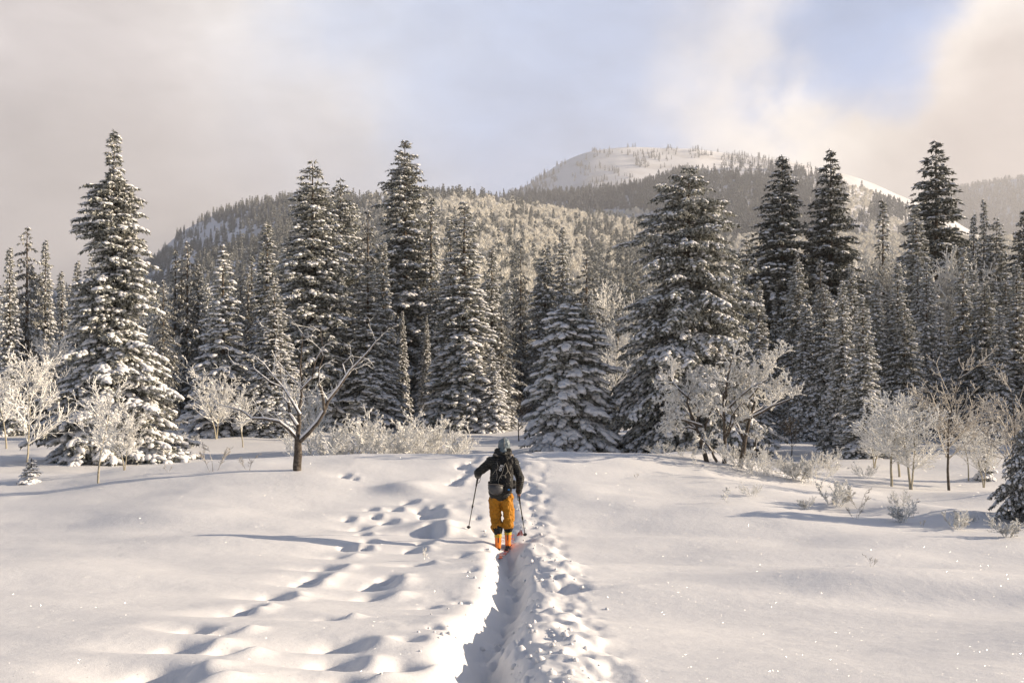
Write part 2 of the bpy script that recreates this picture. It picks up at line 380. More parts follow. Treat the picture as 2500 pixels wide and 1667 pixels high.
# ------------------------------------------------------------------ hills
class Hill: pass
def make_hill(name, label, pts, Yr, Yf, zf, seed, s_max=1.35, p=1.25, us=(-.75, .75), amp=.05, nu=320, ns=60):
    px = np.array([a for a, b in pts], float); rw = np.array([b for a, b in pts], float)
    Yrx = np.array([a for a, b in Yr], float); Yrv = np.array([b for a, b in Yr], float)
    yrm = float(np.mean(Yrv))
    gx_ = np.linspace(px[0], px[-1], 900); gr_ = np.interp(gx_, px, rw); kn_ = max(3, int(90 / (gx_[1] - gx_[0]))); kw_ = np.hanning(kn_ * 2 + 1); kw_ /= kw_.sum()
    gr_ = np.convolve(np.pad(gr_, kn_, 'edge'), kw_, 'valid')
    def pos(u, s):
        pxx = u * F + 1250
        row = np.interp(pxx, gx_, gr_) + 5.0 * fbm(pxx / 110, pxx * 0 + seed, seed, 2)
        yr = np.interp(pxx, Yrx, Yrv)
        y = Yf + (yr - Yf) * s
        zr = EYE + (HOR - row) / F * yr
        sc = np.clip(s, 0, 1)
        z = zf + (zr - zf) * sc ** p
        z = z - np.where(s > 1, (s - 1) ** 2 * zr * 2.5, 0)
        z = z + amp * np.abs(zr) * np.sin(np.pi * sc) * fbm(u * y / (yrm * .10), y / (yrm * .16), seed + 3, 4, .5)
        return u * y, y, z
    U, SS = np.meshgrid(np.linspace(*us, nu), np.concatenate([np.linspace(0, 1, ns), np.linspace(1, s_max, 12)[1:]]))
    x, y, z = pos(U.ravel(), SS.ravel())
    nrr = SS.shape[0]
    i = np.arange(nrr - 1)[:, None] * nu; j = np.arange(nu - 1)[None, :]
    Q = np.stack([i + j, i + j + 1, i + nu + j + 1, i + nu + j], -1).reshape(-1, 4)
    o = obj(name, mesh_np(name, np.stack([x, y, z], 1), Q, [M['hill_snow']], True))
    tag(o, label, 'hill', kind='structure')
    h = Hill(); h.pos = pos; h.o = o; return h
hillA = make_hill('near_hill', 'broad hill with conifers left and frosted aspens right',
    [(-700, 760), (0, 720), (300, 690), (370, 640), (400, 600), (450, 556), (560, 512), (650, 492), (740, 486), (900, 484), (1060, 478), (1200, 492), (1290, 512), (1400, 530), (1600, 560), (1750, 590), (2000, 585), (2300, 590), (2600, 600), (3100, 620)],
    [(-700, 2500), (300, 2200), (700, 1550), (1100, 1250), (2600, 1150)], 190, -3.5, 3)
hillB = make_hill('forested_ridge', 'conifer covered ridge with small snowy clearings', 
    [(800, 560), (1150, 500), (1240, 485), (1350, 478), (1500, 468), (1600, 446), (1700, 418), (1780, 408), (1850, 412), (1950, 425), (2050, 446), (2130, 470), (2200, 505), (2280, 548), (2400, 600), (2600, 640)],
    [(800, 2300), (2600, 2000)], 1000, 80, 13, us=(-.25, .6))
hillC = make_hill('bald_summit', 'hazy white summit bare of trees on its crown',
    [(900, 540), (1200, 490), (1270, 470), (1310, 440), (1350, 405), (1400, 378), (1450, 364), (1520, 360), (1600, 360), (1700, 364), (1800, 374), (1950, 396), (2100, 436), (2300, 520), (2500, 640), (2700, 740)],
    [(900, 3700), (2700, 3700)], 2100, 150, 29, us=(-.2, .6), amp=.02)
hillD = make_hill('misty_slope', 'far dark slope almost lost in cloud at the right edge',
    [(2000, 560), (2200, 500), (2300, 470), (2400, 446), (2500, 432), (2700, 415), (3100, 430)],
    [(2000, 4300), (3100, 4300)], 2900, 150, 37, us=(.28, .75))
# ------------------------------------------------------------------ conifers
def rep(a, n): return np.repeat(a, n, axis=0)
def idx_in(n):
    """0..n_i-1 for every group of a repeat"""
    e = np.cumsum(n); return np.arange(e[-1]) - np.repeat(e - n, n)
def tube_mesh(P0, P1, r0, r1, k=5):
    P0 = np.asarray(P0, float); P1 = np.asarray(P1, float); d = P1 - P0
    d /= np.maximum(np.linalg.norm(d, axis=1, keepdims=True), 1e-9)
    ref = np.where(np.abs(d[:, 2:3]) > .9, np.array([[1., 0, 0]]), np.array([[0, 0, 1.]]))
    a = np.cross(d, ref); a /= np.linalg.norm(a, axis=1, keepdims=True); b = np.cross(d, a)
    an = np.arange(k) * 2 * np.pi / k
    ring = a[:, None, :] * np.cos(an)[None, :, None] + b[:, None, :] * np.sin(an)[None, :, None]
    V = np.concatenate([P0[:, None, :] + ring * np.asarray(r0)[:, None, None], P1[:, None, :] + ring * np.asarray(r1)[:, None, None]], 1).reshape(-1, 3)
    base = (np.arange(len(P0)) * 2 * k)[:, None]; i = np.arange(k); j = (i + 1) % k
    Q = np.stack([base + i, base + j, base + k + j, base + k + i], -1).reshape(-1, 4)
    return V, Q
def pads(rng, C, ax, rx, ry, rz, k=6):
    """little snow cushions; C centres, ax unit long axis"""
    n = len(C); ax = ax / np.maximum(np.linalg.norm(ax, axis=1, keepdims=True), 1e-9)
    side = np.cross(ax, np.array([[0, 0, 1.]])); side /= np.maximum(np.linalg.norm(side, axis=1, keepdims=True), 1e-9)
    up = np.cross(side, ax)
    an = np.arange(k) * 2 * np.pi / k
    def ring(f, h, jit):
        j = 1 + rng.uniform(-jit, jit, (n, k, 1))
        return C[:, None, :] + (ax[:, None, :] * (np.cos(an)[None, :, None] * rx[:, None, None]) + side[:, None, :] * (np.sin(an)[None, :, None] * ry[:, None, None])) * f * j \
            + up[:, None, :] * (rz[:, None, None] * (h + rng.uniform(-.18, .18, (n, k, 1))))
    V = np.concatenate([ring(1.0, -.45, .22), ring(.86, .45, .2), C[:, None, :] + up[:, None, :] * (rz * rng.uniform(.85, 1.15, n))[:, None, None]], 1)
    m = 2 * k + 1; b = (np.arange(n) * m)[:, None]; i = np.arange(k); j = (i + 1) % k
    T = [np.stack([b + i, b + j, b + k + j], -1), np.stack([b + i, b + k + j, b + k + i], -1), np.stack([b + k + i, b + k + j, np.broadcast_to(b + 2 * k, (n, k))], -1)]
    bot = np.stack([np.broadcast_to(b, (n, k - 2)), b + i[2:], b + i[1:-1]], -1)
    T = np.concatenate([t.reshape(-1, 3) for t in T + [bot]])
    return V.reshape(-1, 3), T
PROF = {
    'cone': [(0, .80), (.06, 1), (.3, .76), (.6, .46), (.85, .18), (1, .02)],
    'spire': [(0, .9), (.06, 1), (.22, .86), (.42, .62), (.6, .45), (.8, .30), (.93, .17), (1, .03)],
    'column': [(0, .8), (.1, 1), (.35, .95), (.6, .80), (.8, .55), (.93, .28), (1, .04)],
    'tall': [(0, .85), (.1, 1), (.45, .90), (.62, .80), (.8, .56), (.92, .28), (1, .03)],
    'leaner': [(0, .80), (.03, 1), (.10, .98), (.25, .80), (.34, .60), (.46, .50), (.58, .46), (.70, .38), (.835, .30), (.85, .09), (.93, .075), (.98, .06), (1, .02)],
    'broad': [(0, .90), (.05, 1), (.20, .99), (.36, .92), (.5, .86), (.64, .72), (.78, .62), (.80, .70), (.86, .56), (.92, .36), (.96, .20), (1, .03)],
    'squat': [(0, .98), (.05, 1), (.3, .86), (.55, .72), (.8, .52), (.93, .38), (.98, .22), (1, .10)],
    'pyramid': [(0, .9), (.08, 1), (.5, .66), (.8, .34), (.93, .14), (1, .02)],
}
def conifer(name, seed, H, Rm, prof='cone', nlev=55, per=7, step=.20, nl=.17, snow=.6, pad=.17, mat_n='needle', up0=.35, dn0=-.35, ragged=.25, sparse=0.0, hang=0.0, zb=.02, tri=3, gaps=None, bend=0.0, k=6, needles_w=.05):
    rng = np.random.default_rng(seed)
    pt = np.array([a for a, b in PROF[prof]]); pr = np.array([b for a, b in PROF[prof]])
    lev = (np.arange(nlev) + rng.uniform(-.3, .3, nlev)) / nlev
    lev = zb + (1 - zb) * np.clip(lev, 0, .995) ** 1.02
    nb = np.maximum(3, np.round(per * (1.05 - .55 * lev)).astype(int))
    z0 = rep(lev, nb); n = len(z0)
    az = rng.uniform(0, 2 * np.pi, nlev).repeat(nb) + idx_in(nb) * 2 * np.pi / rep(nb, nb) + rng.uniform(-.35, .35, n)
    z0 = np.clip(z0 + rng.uniform(-1.1, 1.1, n) / nlev, zb, .997)
    Ls = np.interp(z0, pt, pr) * Rm * (1 + rng.uniform(-ragged, ragged * .6, n))
    # whole sectors stand out or fall back, so the outline is uneven
    Ls *= 1 + .22 * vnoise(az * 1.6, z0 * 9, seed) 
    if gaps:
        for (ga, gz, gw, gf) in gaps:
            dd = np.abs((az - ga + np.pi) % (2 * np.pi) - np.pi)
            Ls *= np.where((dd < 1.1) & (np.abs(z0 - gz) < gw), gf, 1)
    keep = rng.random(n) > sparse
    z0, az, Ls = z0[keep], az[keep], np.maximum(Ls[keep], .10); n = len(z0)
    a = up0 + (dn0 - up0) * (1 - z0) ** .8 + rng.uniform(-.2, .2, n)
    b = rng.uniform(.10, .32, n) + hang
    bx = bend * H * (z0 ** 3)
    cx, sx = np.cos(az), np.sin(az)
    def on_branch(bi, t):
        l = Ls[bi]; ee = l * t
        return np.stack([cx[bi] * ee + bx[bi], sx[bi] * ee, z0[bi] * H + l * (a[bi] * t - b[bi] * t * t)], 1)
    # twigs
    nt = np.maximum(2, (Ls / step).astype(int) * 2)
    bi = rep(np.arange(n), nt); kk = idx_in(nt); cnt = rep(nt, nt)
    t = .12 + .88 * (kk + rng.random(len(kk))) / cnt
    side = np.where(kk % 2 == 0, 1, -1)
    tip = kk >= cnt - 1; t = np.where(tip, .93, t)
    l = (.40 * Ls[bi] * (1.08 - t) + .10) * rng.uniform(.7, 1.2, len(bi)); l = np.where(tip, np.minimum(Ls[bi] * .25, .3), l); l = np.minimum(l, 1.1)
    ta = az[bi] + np.where(tip, 0, side * rng.uniform(.55, 1.15, len(bi)))
    P = on_branch(bi, t)
    slope = a[bi] - 2 * b[bi] * t
    d = np.stack([np.cos(ta), np.sin(ta), slope * .8 - .12 - hang * rng.uniform(.4, 1.6, len(bi))], 1)
    d /= np.linalg.norm(d, axis=1, keepdims=True)
    # needle sprays
    m = np.maximum(2, np.ceil(l / (.11 * nl / .17)).astype(int)); ti = rep(np.arange(len(bi)), m); s = (idx_in(m) + rng.random(len(ti))) / rep(m, m)
    C = P[ti] + d[ti] * (l[ti] * s)[:, None]; C[:, 2] -= .22 * l[ti] * s * s
    C = rep(C, np.full(len(C), tri)); dd = rep(d[ti], np.full(len(ti), tri)); q = len(C)
    nd = dd * .75 + rng.normal(0, .50, (q, 3)); nd[:, 2] -= .28 + hang; nd /= np.linalg.norm(nd, axis=1, keepdims=True)
    w = np.cross(nd, rng.normal(0, 1, (q, 3))); w /= np.linalg.norm(w, axis=1, keepdims=True)
    ln = nl * rng.uniform(.7, 1.35, q)[:, None]; ww = needles_w * rng.uniform(.7, 1.3, q)[:, None] * nl / .17
    Vn = np.stack([C - w * ww, C + w * ww, C + nd * ln], 1).reshape(-1, 3)
    Tn = np.arange(len(Vn)).reshape(-1, 3)
    crown = mesh_np(name + '_crown', Vn, Tn, [M[mat_n]])
    # snow cushions, mostly on the outer half of each branch
    pn = np.maximum(1, np.round(l / (pad * 1.7)).astype(int)); pi = rep(np.arange(len(bi)), pn); ps = (idx_in(pn) + .5 + rng.uniform(-.3, .3, len(pi))) / rep(pn, pn)
    out = t[pi]
    clump = .5 + .5 * vnoise(az[bi[pi]] * 2.3, z0[bi[pi]] * 26, seed + 5)
    kp = rng.random(len(pi)) < snow * (.25 + .95 * out) * (.55 + .9 * clump)
    pi, ps = pi[kp], ps[kp]
    C = P[pi] + d[pi] * (l[pi] * ps)[:, None]; C[:, 2] += .02 + pad * .15 - .22 * l[pi] * ps * ps
    sz = pad * rng.uniform(.6, 1.35, len(pi)) * (.65 + .5 * (1 - z0[bi[pi]]))
    axd = d[pi].copy(); axd[:, 2] *= .8
    Vs, Ts = pads(rng, C, axd, sz * rng.uniform(1.0, 1.5, len(pi)), sz * rng.uniform(.6, .85, len(pi)), sz * rng.uniform(.40, .65, len(pi)), k)
    sn = mesh_np(name + '_snow', Vs, Ts, [M['snow']], True)
    # trunk
    zz = np.linspace(-.4, H * .99, 12); rr_ = np.interp(zz / H, [0, 1], [H * .011 + .04, .015])
    Pt = np.stack([bend * H * np.clip(zz / H, 0, 1) ** 3, zz * 0, zz], 1)
    Vt, Qt = tube_mesh(Pt[:-1], Pt[1:], rr_[:-1], rr_[1:], 8)
    # boughs: the woody axis of each larger branch belongs to the trunk mesh
    big = np.where(Ls > .5)[0]
    p0 = on_branch(big, np.zeros(len(big))); p1 = on_branch(big, np.full(len(big), .5)); p2 = on_branch(big, np.full(len(big), .95))
    V2, Q2 = tube_mesh(np.concatenate([p0, p1]), np.concatenate([p1, p2]), np.concatenate([Ls[big] * .012 + .008, Ls[big] * .008 + .006]), np.concatenate([Ls[big] * .008 + .006, Ls[big] * 0 + .004]), 3)
    tr = mesh_np(name + '_trunk', Vt, Qt, [M['bark']], True)
    bo = mesh_np(name + '_boughs', V2, Q2, [M['bark']])
    return dict(name=name, H=H, R=Rm, trunk=tr, boughs=bo, crown=crown, snow=sn)
def put_conifer(tr, x, y, h, w=None, rz=0.0, z=None, label=None, group=None, nm='fir_tree', cat='fir tree', sink=.12, simple=False):
    o = empty(nm, (x, y, (tz(x, y) if z is None else z) - sink), rz)
    o.scale = (w, w, h / tr['H']) if w else (h / tr['H'],) * 3
    tag(o, label, cat, group)
    if not simple:
        obj('trunk', tr['trunk'], o); c = obj('crown', tr['crown'], o)
        b = obj('boughs', tr['boughs'], o); tag(b, kind='stuff')
    else: c = obj('crown', tr['crown'], o)
    tag(c, kind='stuff')
    tag(obj('snow_cover', tr['snow'], o), kind='stuff')
    return o

# ------------------------------------------------------------------ bare frosted trees
def grow(rng, p, d, length, r, level, segs, cfg):
    n = cfg['n'][level]; step = length / n; d = d.copy(); p = p.copy()
    for i in range(n):
        f0 = i / n; f1 = (i + 1) / n
        r0 = r * (1 - f0 * cfg['taper']); r1 = r * (1 - f1 * cfg['taper'])
        d = d + rng.normal(0, cfg['wob'][level], 3); d[2] += cfg['trop'][level]
        d /= np.linalg.norm(d)
        q = p + d * step
        segs.append((p, q, max(r0, .004), max(r1, .003), level))
        if level < cfg['levels'] and f1 >= cfg['first'][level]:
            for _ in range(rng.poisson(cfg['kids'][level]) if i < n - 1 else 2):
                ref = rng.normal(0, 1, 3); ref -= d * ref.dot(d); ref /= np.linalg.norm(ref)
                an = rng.uniform(*cfg['ang'][level])
                nd = d * math.cos(an) + ref * math.sin(an)
                grow(rng, q, nd, length * cfg['ratio'][level] * rng.uniform(.65, 1.15) * (1.1 - .5 * f1), r1 * cfg['rr'], level + 1, segs, cfg)
        p = q
ASPEN = dict(levels=3, n=[10, 6, 4, 3], taper=.85, wob=[.045, .07, .11, .14], trop=[.03, .035, .03, .02], first=[.26, .16, .2, 1], kids=[3.0, 1.5, 1.0, 0], ang=[(.6, 1.0), (.5, .85), (.45, .9), (.4, .9)], ratio=[.52, .42, .42, .4], rr=.55)
OAK = dict(levels=4, n=[5, 5, 4, 4, 3], taper=.65, wob=[.09, .17, .24, .28, .3], trop=[.05, .08, .08, .08, .05], first=[.35, .25, .25, .2, 1], kids=[1.5, 1.4, 1.3, 1.0, 0], ang=[(.5, 1.1), (.5, 1.1), (.5, 1.0), (.4, 1.0), (.4, 1)], ratio=[.62, .60, .6, .6, .5], rr=.68)
SHRUB = dict(levels=2, n=[6, 4, 3], taper=.8, wob=[.12, .16, .2], trop=[.02, .05, .05], first=[.2, .2, 1], kids=[1.7, 1.5, 0], ang=[(.35, .8), (.4, .9), (.4, .9)], ratio=[.45, .5, .5], rr=.6)
OLD = dict(levels=3, n=[9, 6, 4, 3], taper=.72, wob=[.15, .22, .24, .25], trop=[.05, .07, .05, .02], first=[.2, .25, .3, 1], kids=[.9, .9, .8, 0], ang=[(.5, 1.1), (.5, 1.1), (.5, 1.0), (.4, .9)], ratio=[.5, .55, .55, .5], rr=.6)
def bare_tree(name, seed, H, cfg, r=.06, stems=1, spread=0.0, frost='frost', bark='bark_grey', frostlv=1, puffs=0, fat=.0, base_spread=.0, width=None, snowy=False, starts=None):
    rng = np.random.default_rng(seed); segs = []
    if starts:
        for (p, d, ln, rad, lv) in starts: grow(rng, np.array(p, float), np.array(d, float) / np.linalg.norm(d), ln, rad, lv, segs, cfg)
    else:
        for s in range(stems):
            a = rng.uniform(0, 6.28); d = np.array([math.cos(a) * spread, math.sin(a) * spread, 1.0]) * 1.0; d /= np.linalg.norm(d)
            p = np.array([math.cos(a) * base_spread * rng.random(), math.sin(a) * base_spread * rng.random(), -.15])
            grow(rng, p, d, H * (1 if s == 0 else rng.uniform(.6, .95)), r * (1 if s == 0 else .8), 0, segs, cfg)
    P0 = np.array([s[0] for s in segs]); P1 = np.array([s[1] for s in segs]); r0 = np.array([s[2] for s in segs]); r1 = np.array([s[3] for s in segs]); lv = np.array([s[4] for s in segs])
    zt = P1[:, 2].max()
    if True:
        sc = H / zt; P0 *= sc; P1 *= sc
    out = dict(name=name, H=H)
    m = lv < frostlv
    if m.any():
        V, Q = tube_mesh(P0[m], P1[m], r0[m], r1[m], 7); out['trunk'] = mesh_np(name + '_trunk', V, Q, [M[bark]], True)
    m = ~m
    V, Q = tube_mesh(P0[m], P1[m], r0[m] + fat, r1[m] + fat * .7, 3)
    T = np.concatenate([Q[:, [0, 1, 2]], Q[:, [0, 2, 3]]])
    if puffs:
        mm = lv >= cfg['levels'] - 1; A = P0[mm]; B = P1[mm]; c = rep(np.arange(len(A)), np.full(len(A), puffs)); f = rng.random(len(c))[:, None]
        C = A[c] * (1 - f) + B[c] * f; nn = len(C); sz = rng.uniform(.5, 1.3, (nn, 1)) * .042
        a1 = rng.normal(0, 1, (nn, 3)); a2 = rng.normal(0, 1, (nn, 3)); a1 /= np.linalg.norm(a1, axis=1, keepdims=True); a2 /= np.linalg.norm(a2, axis=1, keepdims=True)
        VV = np.stack([C, C + a1 * sz, C + a2 * sz], 1).reshape(-1, 3)
        T = np.concatenate([T, np.arange(len(VV)).reshape(-1, 3) + len(V)]); V = np.concatenate([V, VV])
    out['branches'] = mesh_np(name + '_branches', V, T, [M[frost]])
    dd = P1 - P0; sl = np.abs(dd[:, 2]) / np.maximum(np.linalg.norm(dd, axis=1), 1e-6)
    m = (lv <= 1 + (1 if snowy else 0)) & (sl < .86) & (r0 > .012)
    if m.any() and snowy:
        off = np.array([0, 0, 1.0])
        V, Q = tube_mesh(P0[m] + off * (r0[m] * .75)[:, None], P1[m] + off * (r1[m] * .75)[:, None], r0[m] * .85, r1[m] * .85, 6)
        out['snow'] = mesh_np(name + '_snow', V, Q, [M['snow']], True)
    return out
def put_bare(tr, x, y, h, w=None, rz=0.0, label=None, group=None, nm='frosted_tree', cat='tree', z=None, sink=0.0):
    o = empty(nm, (x, y, (tz(x, y) if z is None else z) - sink), rz)
    s = h / tr['H']; o.scale = ((w or s), (w or s), s)
    tag(o, label, cat, group)
    if 'trunk' in tr: obj('trunk', tr['trunk'], o)
    tag(obj('branches', tr['branches'], o), kind='stuff')
    if 'snow' in tr: tag(obj('snow_cover', tr['snow'], o), kind='stuff')
    return o
# ------------------------------------------------------------------ tree models (shared by their copies)
T = {}
T['fir_a'] = conifer('fir_a', 1, 18, 2.1, 'spire', 80, 8, step=.24, snow=.62, pad=.165, nl=.20)
T['fir_b'] = conifer('fir_b', 2, 18, 2.0, 'column', 74, 8, step=.25, snow=.55, pad=.16, nl=.20)
T['fir_c'] = conifer('fir_c', 3, 16, 1.5, 'spire', 80, 7, step=.22, snow=.66, pad=.15, nl=.19, ragged=.35)
T['fir_d'] = conifer('fir_d', 4, 18, 2.9, 'pyramid', 66, 10, step=.27, snow=.38, pad=.16, nl=.22, mat_n='needle_dark', up0=.3, dn0=-.25)
T['fir_e'] = conifer('fir_e', 5, 14, 2.1, 'cone', 52, 7, step=.24, snow=.80, pad=.20, nl=.20)
T['larch'] = conifer('larch', 6, 15, 1.5, 'column', 46, 6, step=.26, snow=.18, pad=.12, nl=.22, mat_n='needle_frost', sparse=.25, ragged=.5, hang=.25)
T['fir_f'] = conifer('fir_f', 7, 15, 1.15, 'spire', 64, 6, step=.22, snow=.5, pad=.15, nl=.19)
LOW = [conifer('far_fir_a', 21, 15, 1.7, 'spire', 34, 6, step=.42, snow=.55, pad=.30, nl=.42, k=5, tri=2),
       conifer('far_fir_b', 22, 15, 2.1, 'cone', 30, 6, step=.46, snow=.45, pad=.32, nl=.46, k=5, tri=2, mat_n='needle_dark'),
       conifer('far_fir_c', 23, 15, 1.4, 'column', 32, 5, step=.42, snow=.35, pad=.28, nl=.44, k=5, tri=2, mat_n='needle_frost', sparse=.15)]
# trees with a shape of their own
T['left'] = conifer('left', 31, 20, 3.9, 'leaner', 92, 8, step=.22, snow=.52, pad=.19, nl=.22, ragged=.45, gaps=[(0, .42, .05, .55), (3.14, .60, .03, .5), (0, .16, .035, .7), (3.14, .30, .03, .7)])
T['mid'] = conifer('mid', 32, 20, 2.3, 'tall', 84, 8, step=.22, snow=.56, pad=.16, nl=.20, ragged=.42, gaps=[(3.14, .66, .03, .6), (0, .74, .03, .55)])
T['big'] = conifer('big', 33, 18, 4.2, 'broad', 68, 9, step=.27, snow=.48, pad=.155, nl=.22, ragged=.42, up0=.55, dn0=-.42, hang=.10,
                   gaps=[(0, .68, .035, .7), (3.14, .60, .03, .6), (0, .45, .03, .8), (3.14, .74, .03, 1.25), (3.14, .86, .03, .6)])
T['squat'] = conifer('squat', 34, 7.2, 2.1, 'squat', 42, 9, step=.17, snow=.70, pad=.19, nl=.15, dn0=-.55, ragged=.3)
T['seedling'] = conifer('seedling', 35, 1.6, .45, 'cone', 16, 6, step=.09, snow=1.0, pad=.10, nl=.08)
T['edge'] = conifer('edge', 36, 9, 3.2, 'column', 34, 8, step=.27, snow=.35, pad=.15, nl=.22, hang=.35, mat_n='needle_frost', dn0=-.5)

def at(px, base):
    x, y = hit(px * K, base * K)
    if y > 90: x, y = x / y * (90 + (y - 90) * .15), 90 + (y - 90) * .15
    return x, y
def plant(key, px, top, base, width, label, rot=None, low=False, nm='fir_tree', cat='fir tree', dist=None, group=None):
    """a tree whose foot, top and breadth are given in a 2352 px wide view of the photograph; with dist it stands that far off"""
    tr = T[key] if not low else LOW[key]
    if dist: x, y = (px * K - 1250) / F * dist, dist
    else: x, y = at(px, base)
    z = tz(x, y); zt = EYE + (HOR - top * K) / F * y
    h = zt - z
    w = (width * 1.15 * K / F * y) / (2 * tr['R'])
    rz = rot if rot is not None else random.Random(px * 7 + top).uniform(0, 6.28)
    return put_conifer(tr, x, y, h, w, rz, z=z, label=label, nm=nm, cat=cat, group=group)
plant('left', 262, 295, 1056, 300, 'tallest snow laden fir on the left with a thin ragged spire', rot=0)
plant('mid', 930, 318, 925, 165, 'tall fir rising highest left of the skier, its pointed top over the hill', rot=0)
plant('big', 1582, 380, 1038, 300, 'huge broad spruce with shaggy snowy boughs, right of the skier', rot=0, nm='spruce_tree', cat='spruce tree', dist=47.5)
plant('squat', 1310, 692, 1033, 215, 'squat blunt topped fir in blue shade just right of the skier', rot=0, dist=47.8)
plant('fir_e', 512, 560, 1000, 150, 'plump snow caked fir between the tall left spire and the gnarled tree')
plant('fir_b', 718, 366, 985, 165, 'tall dark fir standing behind the gnarled bare tree')
plant('fir_a', 722, 480, 975, 170, 'snowy fir right behind the gnarled tree, shorter than its twin behind')
plant('fir_b', 782, 410, 960, 140, 'tall fir at the right shoulder of the tall pair behind the gnarled tree', rot=2)
plant('fir_a', 630, 640, 1000, 130, 'blue shaded fir just left of the gnarled bare tree')
plant('fir_c', 614, 508, 975, 110, 'slim spire fir rising left of the tall pair')
plant('larch', 845, 480, 975, 105, 'brownish thinly frosted conifer left of the highest central fir', nm='larch_tree', cat='larch')
plant('fir_a', 845, 600, 988, 140, 'dark shaded fir in front of the brownish frosted conifer')
plant('fir_c', 880, 550, 985, 90, 'narrow fir leaning on the left side of the highest central fir')
plant('fir_f', 990, 446, 935, 80, 'thin spire fir close to the right of the highest central fir')
plant('fir_a', 1066, 462, 990, 175, 'full snowy fir behind the willow bushes, nearest left of the skier')
plant('fir_c', 1035, 500, 960, 90, 'slim fir peeping out left of the full snowy fir')
plant('fir_c', 1130, 565, 985, 85, 'narrow dark topped fir straight behind the skier')
plant('fir_e', 1130, 790, 992, 80, 'young snow caked fir at the foot of the narrow dark topped one')
plant('larch', 1152, 700, 985, 80, 'drooping thinly frosted conifer above the skier', nm='larch_tree', cat='larch')
plant('larch', 1196, 560, 935, 60, 'thin grey needle poor conifer with a bare tip, above the skier', nm='larch_tree', cat='larch')
plant('fir_b', 1252, 560, 945, 75, 'dark slim fir left above the squat blunt topped fir')
plant('fir_a', 1292, 520, 945, 75, 'snow plastered fir with bent tip above the squat fir')
plant('larch', 1347, 590, 960, 105, 'frosted conifer peeping over the right shoulder of the squat fir', nm='larch_tree', cat='larch')
plant('fir_f', 1420, 700, 965, 60, 'small hazy fir in the gap between squat fir and huge spruce')
plant('fir_d', 1797, 355, 950, 225, 'tall dark fir, left one of the pair right of the huge spruce')
plant('fir_d', 1908, 340, 950, 200, 'tall dark fir, right one of the pair right of the huge spruce', rot=1)
plant('fir_c', 1786, 512, 905, 85, 'snowy spire fir below the left tall dark fir')
plant('fir_b', 1765, 545, 900, 75, 'shaded fir squeezed against the huge spruce from the right')
plant('fir_a', 1866, 533, 935, 110, 'fir with sunlit right flank between the two tall dark firs')
plant('fir_c', 1912, 490, 935, 80, 'slim snowy fir in front of the right tall dark fir')
plant('fir_b', 1715, 540, 895, 100, 'dark fir half hidden behind the right side of the huge spruce')
plant('fir_f', 2028, 455, 925, 78, 'solitary needle thin spire fir right of the tall dark pair')
plant('fir_d', 2150, 320, 900, 235, 'great dark pyramid fir, tallest on the right side', rot=.5)
plant('fir_a', 2104, 470, 962, 135, 'snowy spire fir in front of the great dark pyramid fir')
plant('fir_a', 1935, 640, 1040, 92, 'blue shaded fir left of a twin, at the edge of the right flat')
plant('fir_a', 1982, 678, 1052, 110, 'blue shaded fir right of its twin, foot beside the frosted aspens', rot=3)
plant('fir_e', 2160, 705, 985, 85, 'small fir with sunlit snow balls behind the frosted aspens')
plant('fir_c', 2138, 640, 965, 85, 'small slim fir left behind the sunlit snow ball fir')
plant('fir_c', 2236, 490, 935, 62, 'slim fir, left of the two thin spires at the right')
plant('fir_c', 2260, 455, 935, 62, 'slim fir, taller right one of the two thin spires at the right')
plant('fir_b', 2288, 498, 935, 90, 'dark blunt fir right of the two thin spires')
plant('fir_d', 2352, 478, 960, 140, 'black shaded fir cut by the right edge, reaching highest there')
plant('fir_a', 2235, 620, 965, 100, 'bluish shaded fir behind the bare brown aspens on the right')
plant('fir_b', 2310, 640, 985, 110, 'dark shaded fir left of the right edge one')
plant('fir_a', 2190, 690, 960, 70, 'shaded small fir between sunlit snow ball fir and bare aspens')
plant('edge', 2376, 935, 1195, 170, 'near fir with hanging frosted boughs, cut by the right edge', cat='fir tree')
plant('fir_c', 22, 565, 1000, 72, 'leftmost hazy fir spire at the left edge')
plant('larch', 62, 518, 990, 100, 'ragged frosted conifer near the left edge', nm='larch_tree', cat='larch')
plant('fir_c', 104, 548, 985, 66, 'sharp sunlit fir spire right of the ragged left conifer')
plant('fir_c', 140, 620, 960, 62, 'small dark spire third from the left edge')
plant('fir_c', 178, 596, 955, 60, 'dim spire left of the tallest left fir')
plant('fir_b', 212, 582, 955, 66, 'fir spire touching the left side of the tallest left fir')
plant('larch', 375, 640, 985, 70, 'brownish frosted conifer touching the right side of the tallest left fir', nm='larch_tree', cat='larch')
plant('fir_f', 403, 568, 950, 55, 'thin dark spire right of the tallest left fir')
plant('larch', 430, 552, 955, 85, 'pale frosted conifer left of the plump snow caked fir', nm='larch_tree', cat='larch')
plant('fir_f', 578, 580, 950, 60, 'thin fir right behind the plump snow caked fir')
plant('fir_c', 455, 600, 950, 66, 'hazy fir close left of the plump snow caked fir')
plant('fir_b', 660, 560, 965, 100, 'shaded fir left behind the tall pair')
plant('fir_b', 1000, 640, 960, 75, 'shaded fir low between highest central fir and the full snowy one')
plant('seedling', 72, 1040, 1107, 46, 'little snow plastered fir sapling at the far left', nm='fir_sapling', cat='sapling')
plant('seedling', 598, 968, 1000, 18, 'tiny white fir sapling left of the gnarled tree trunk', nm='fir_sapling', cat='sapling')
plant('seedling', 1887, 945, 968, 14, 'tiny snowy fir on the shaded flat right of the huge spruce', nm='fir_sapling', cat='sapling')
plant('seedling', 2262, 1010, 1102, 44, 'snow smothered little fir under the right aspens', nm='fir_sapling', cat='sapling')
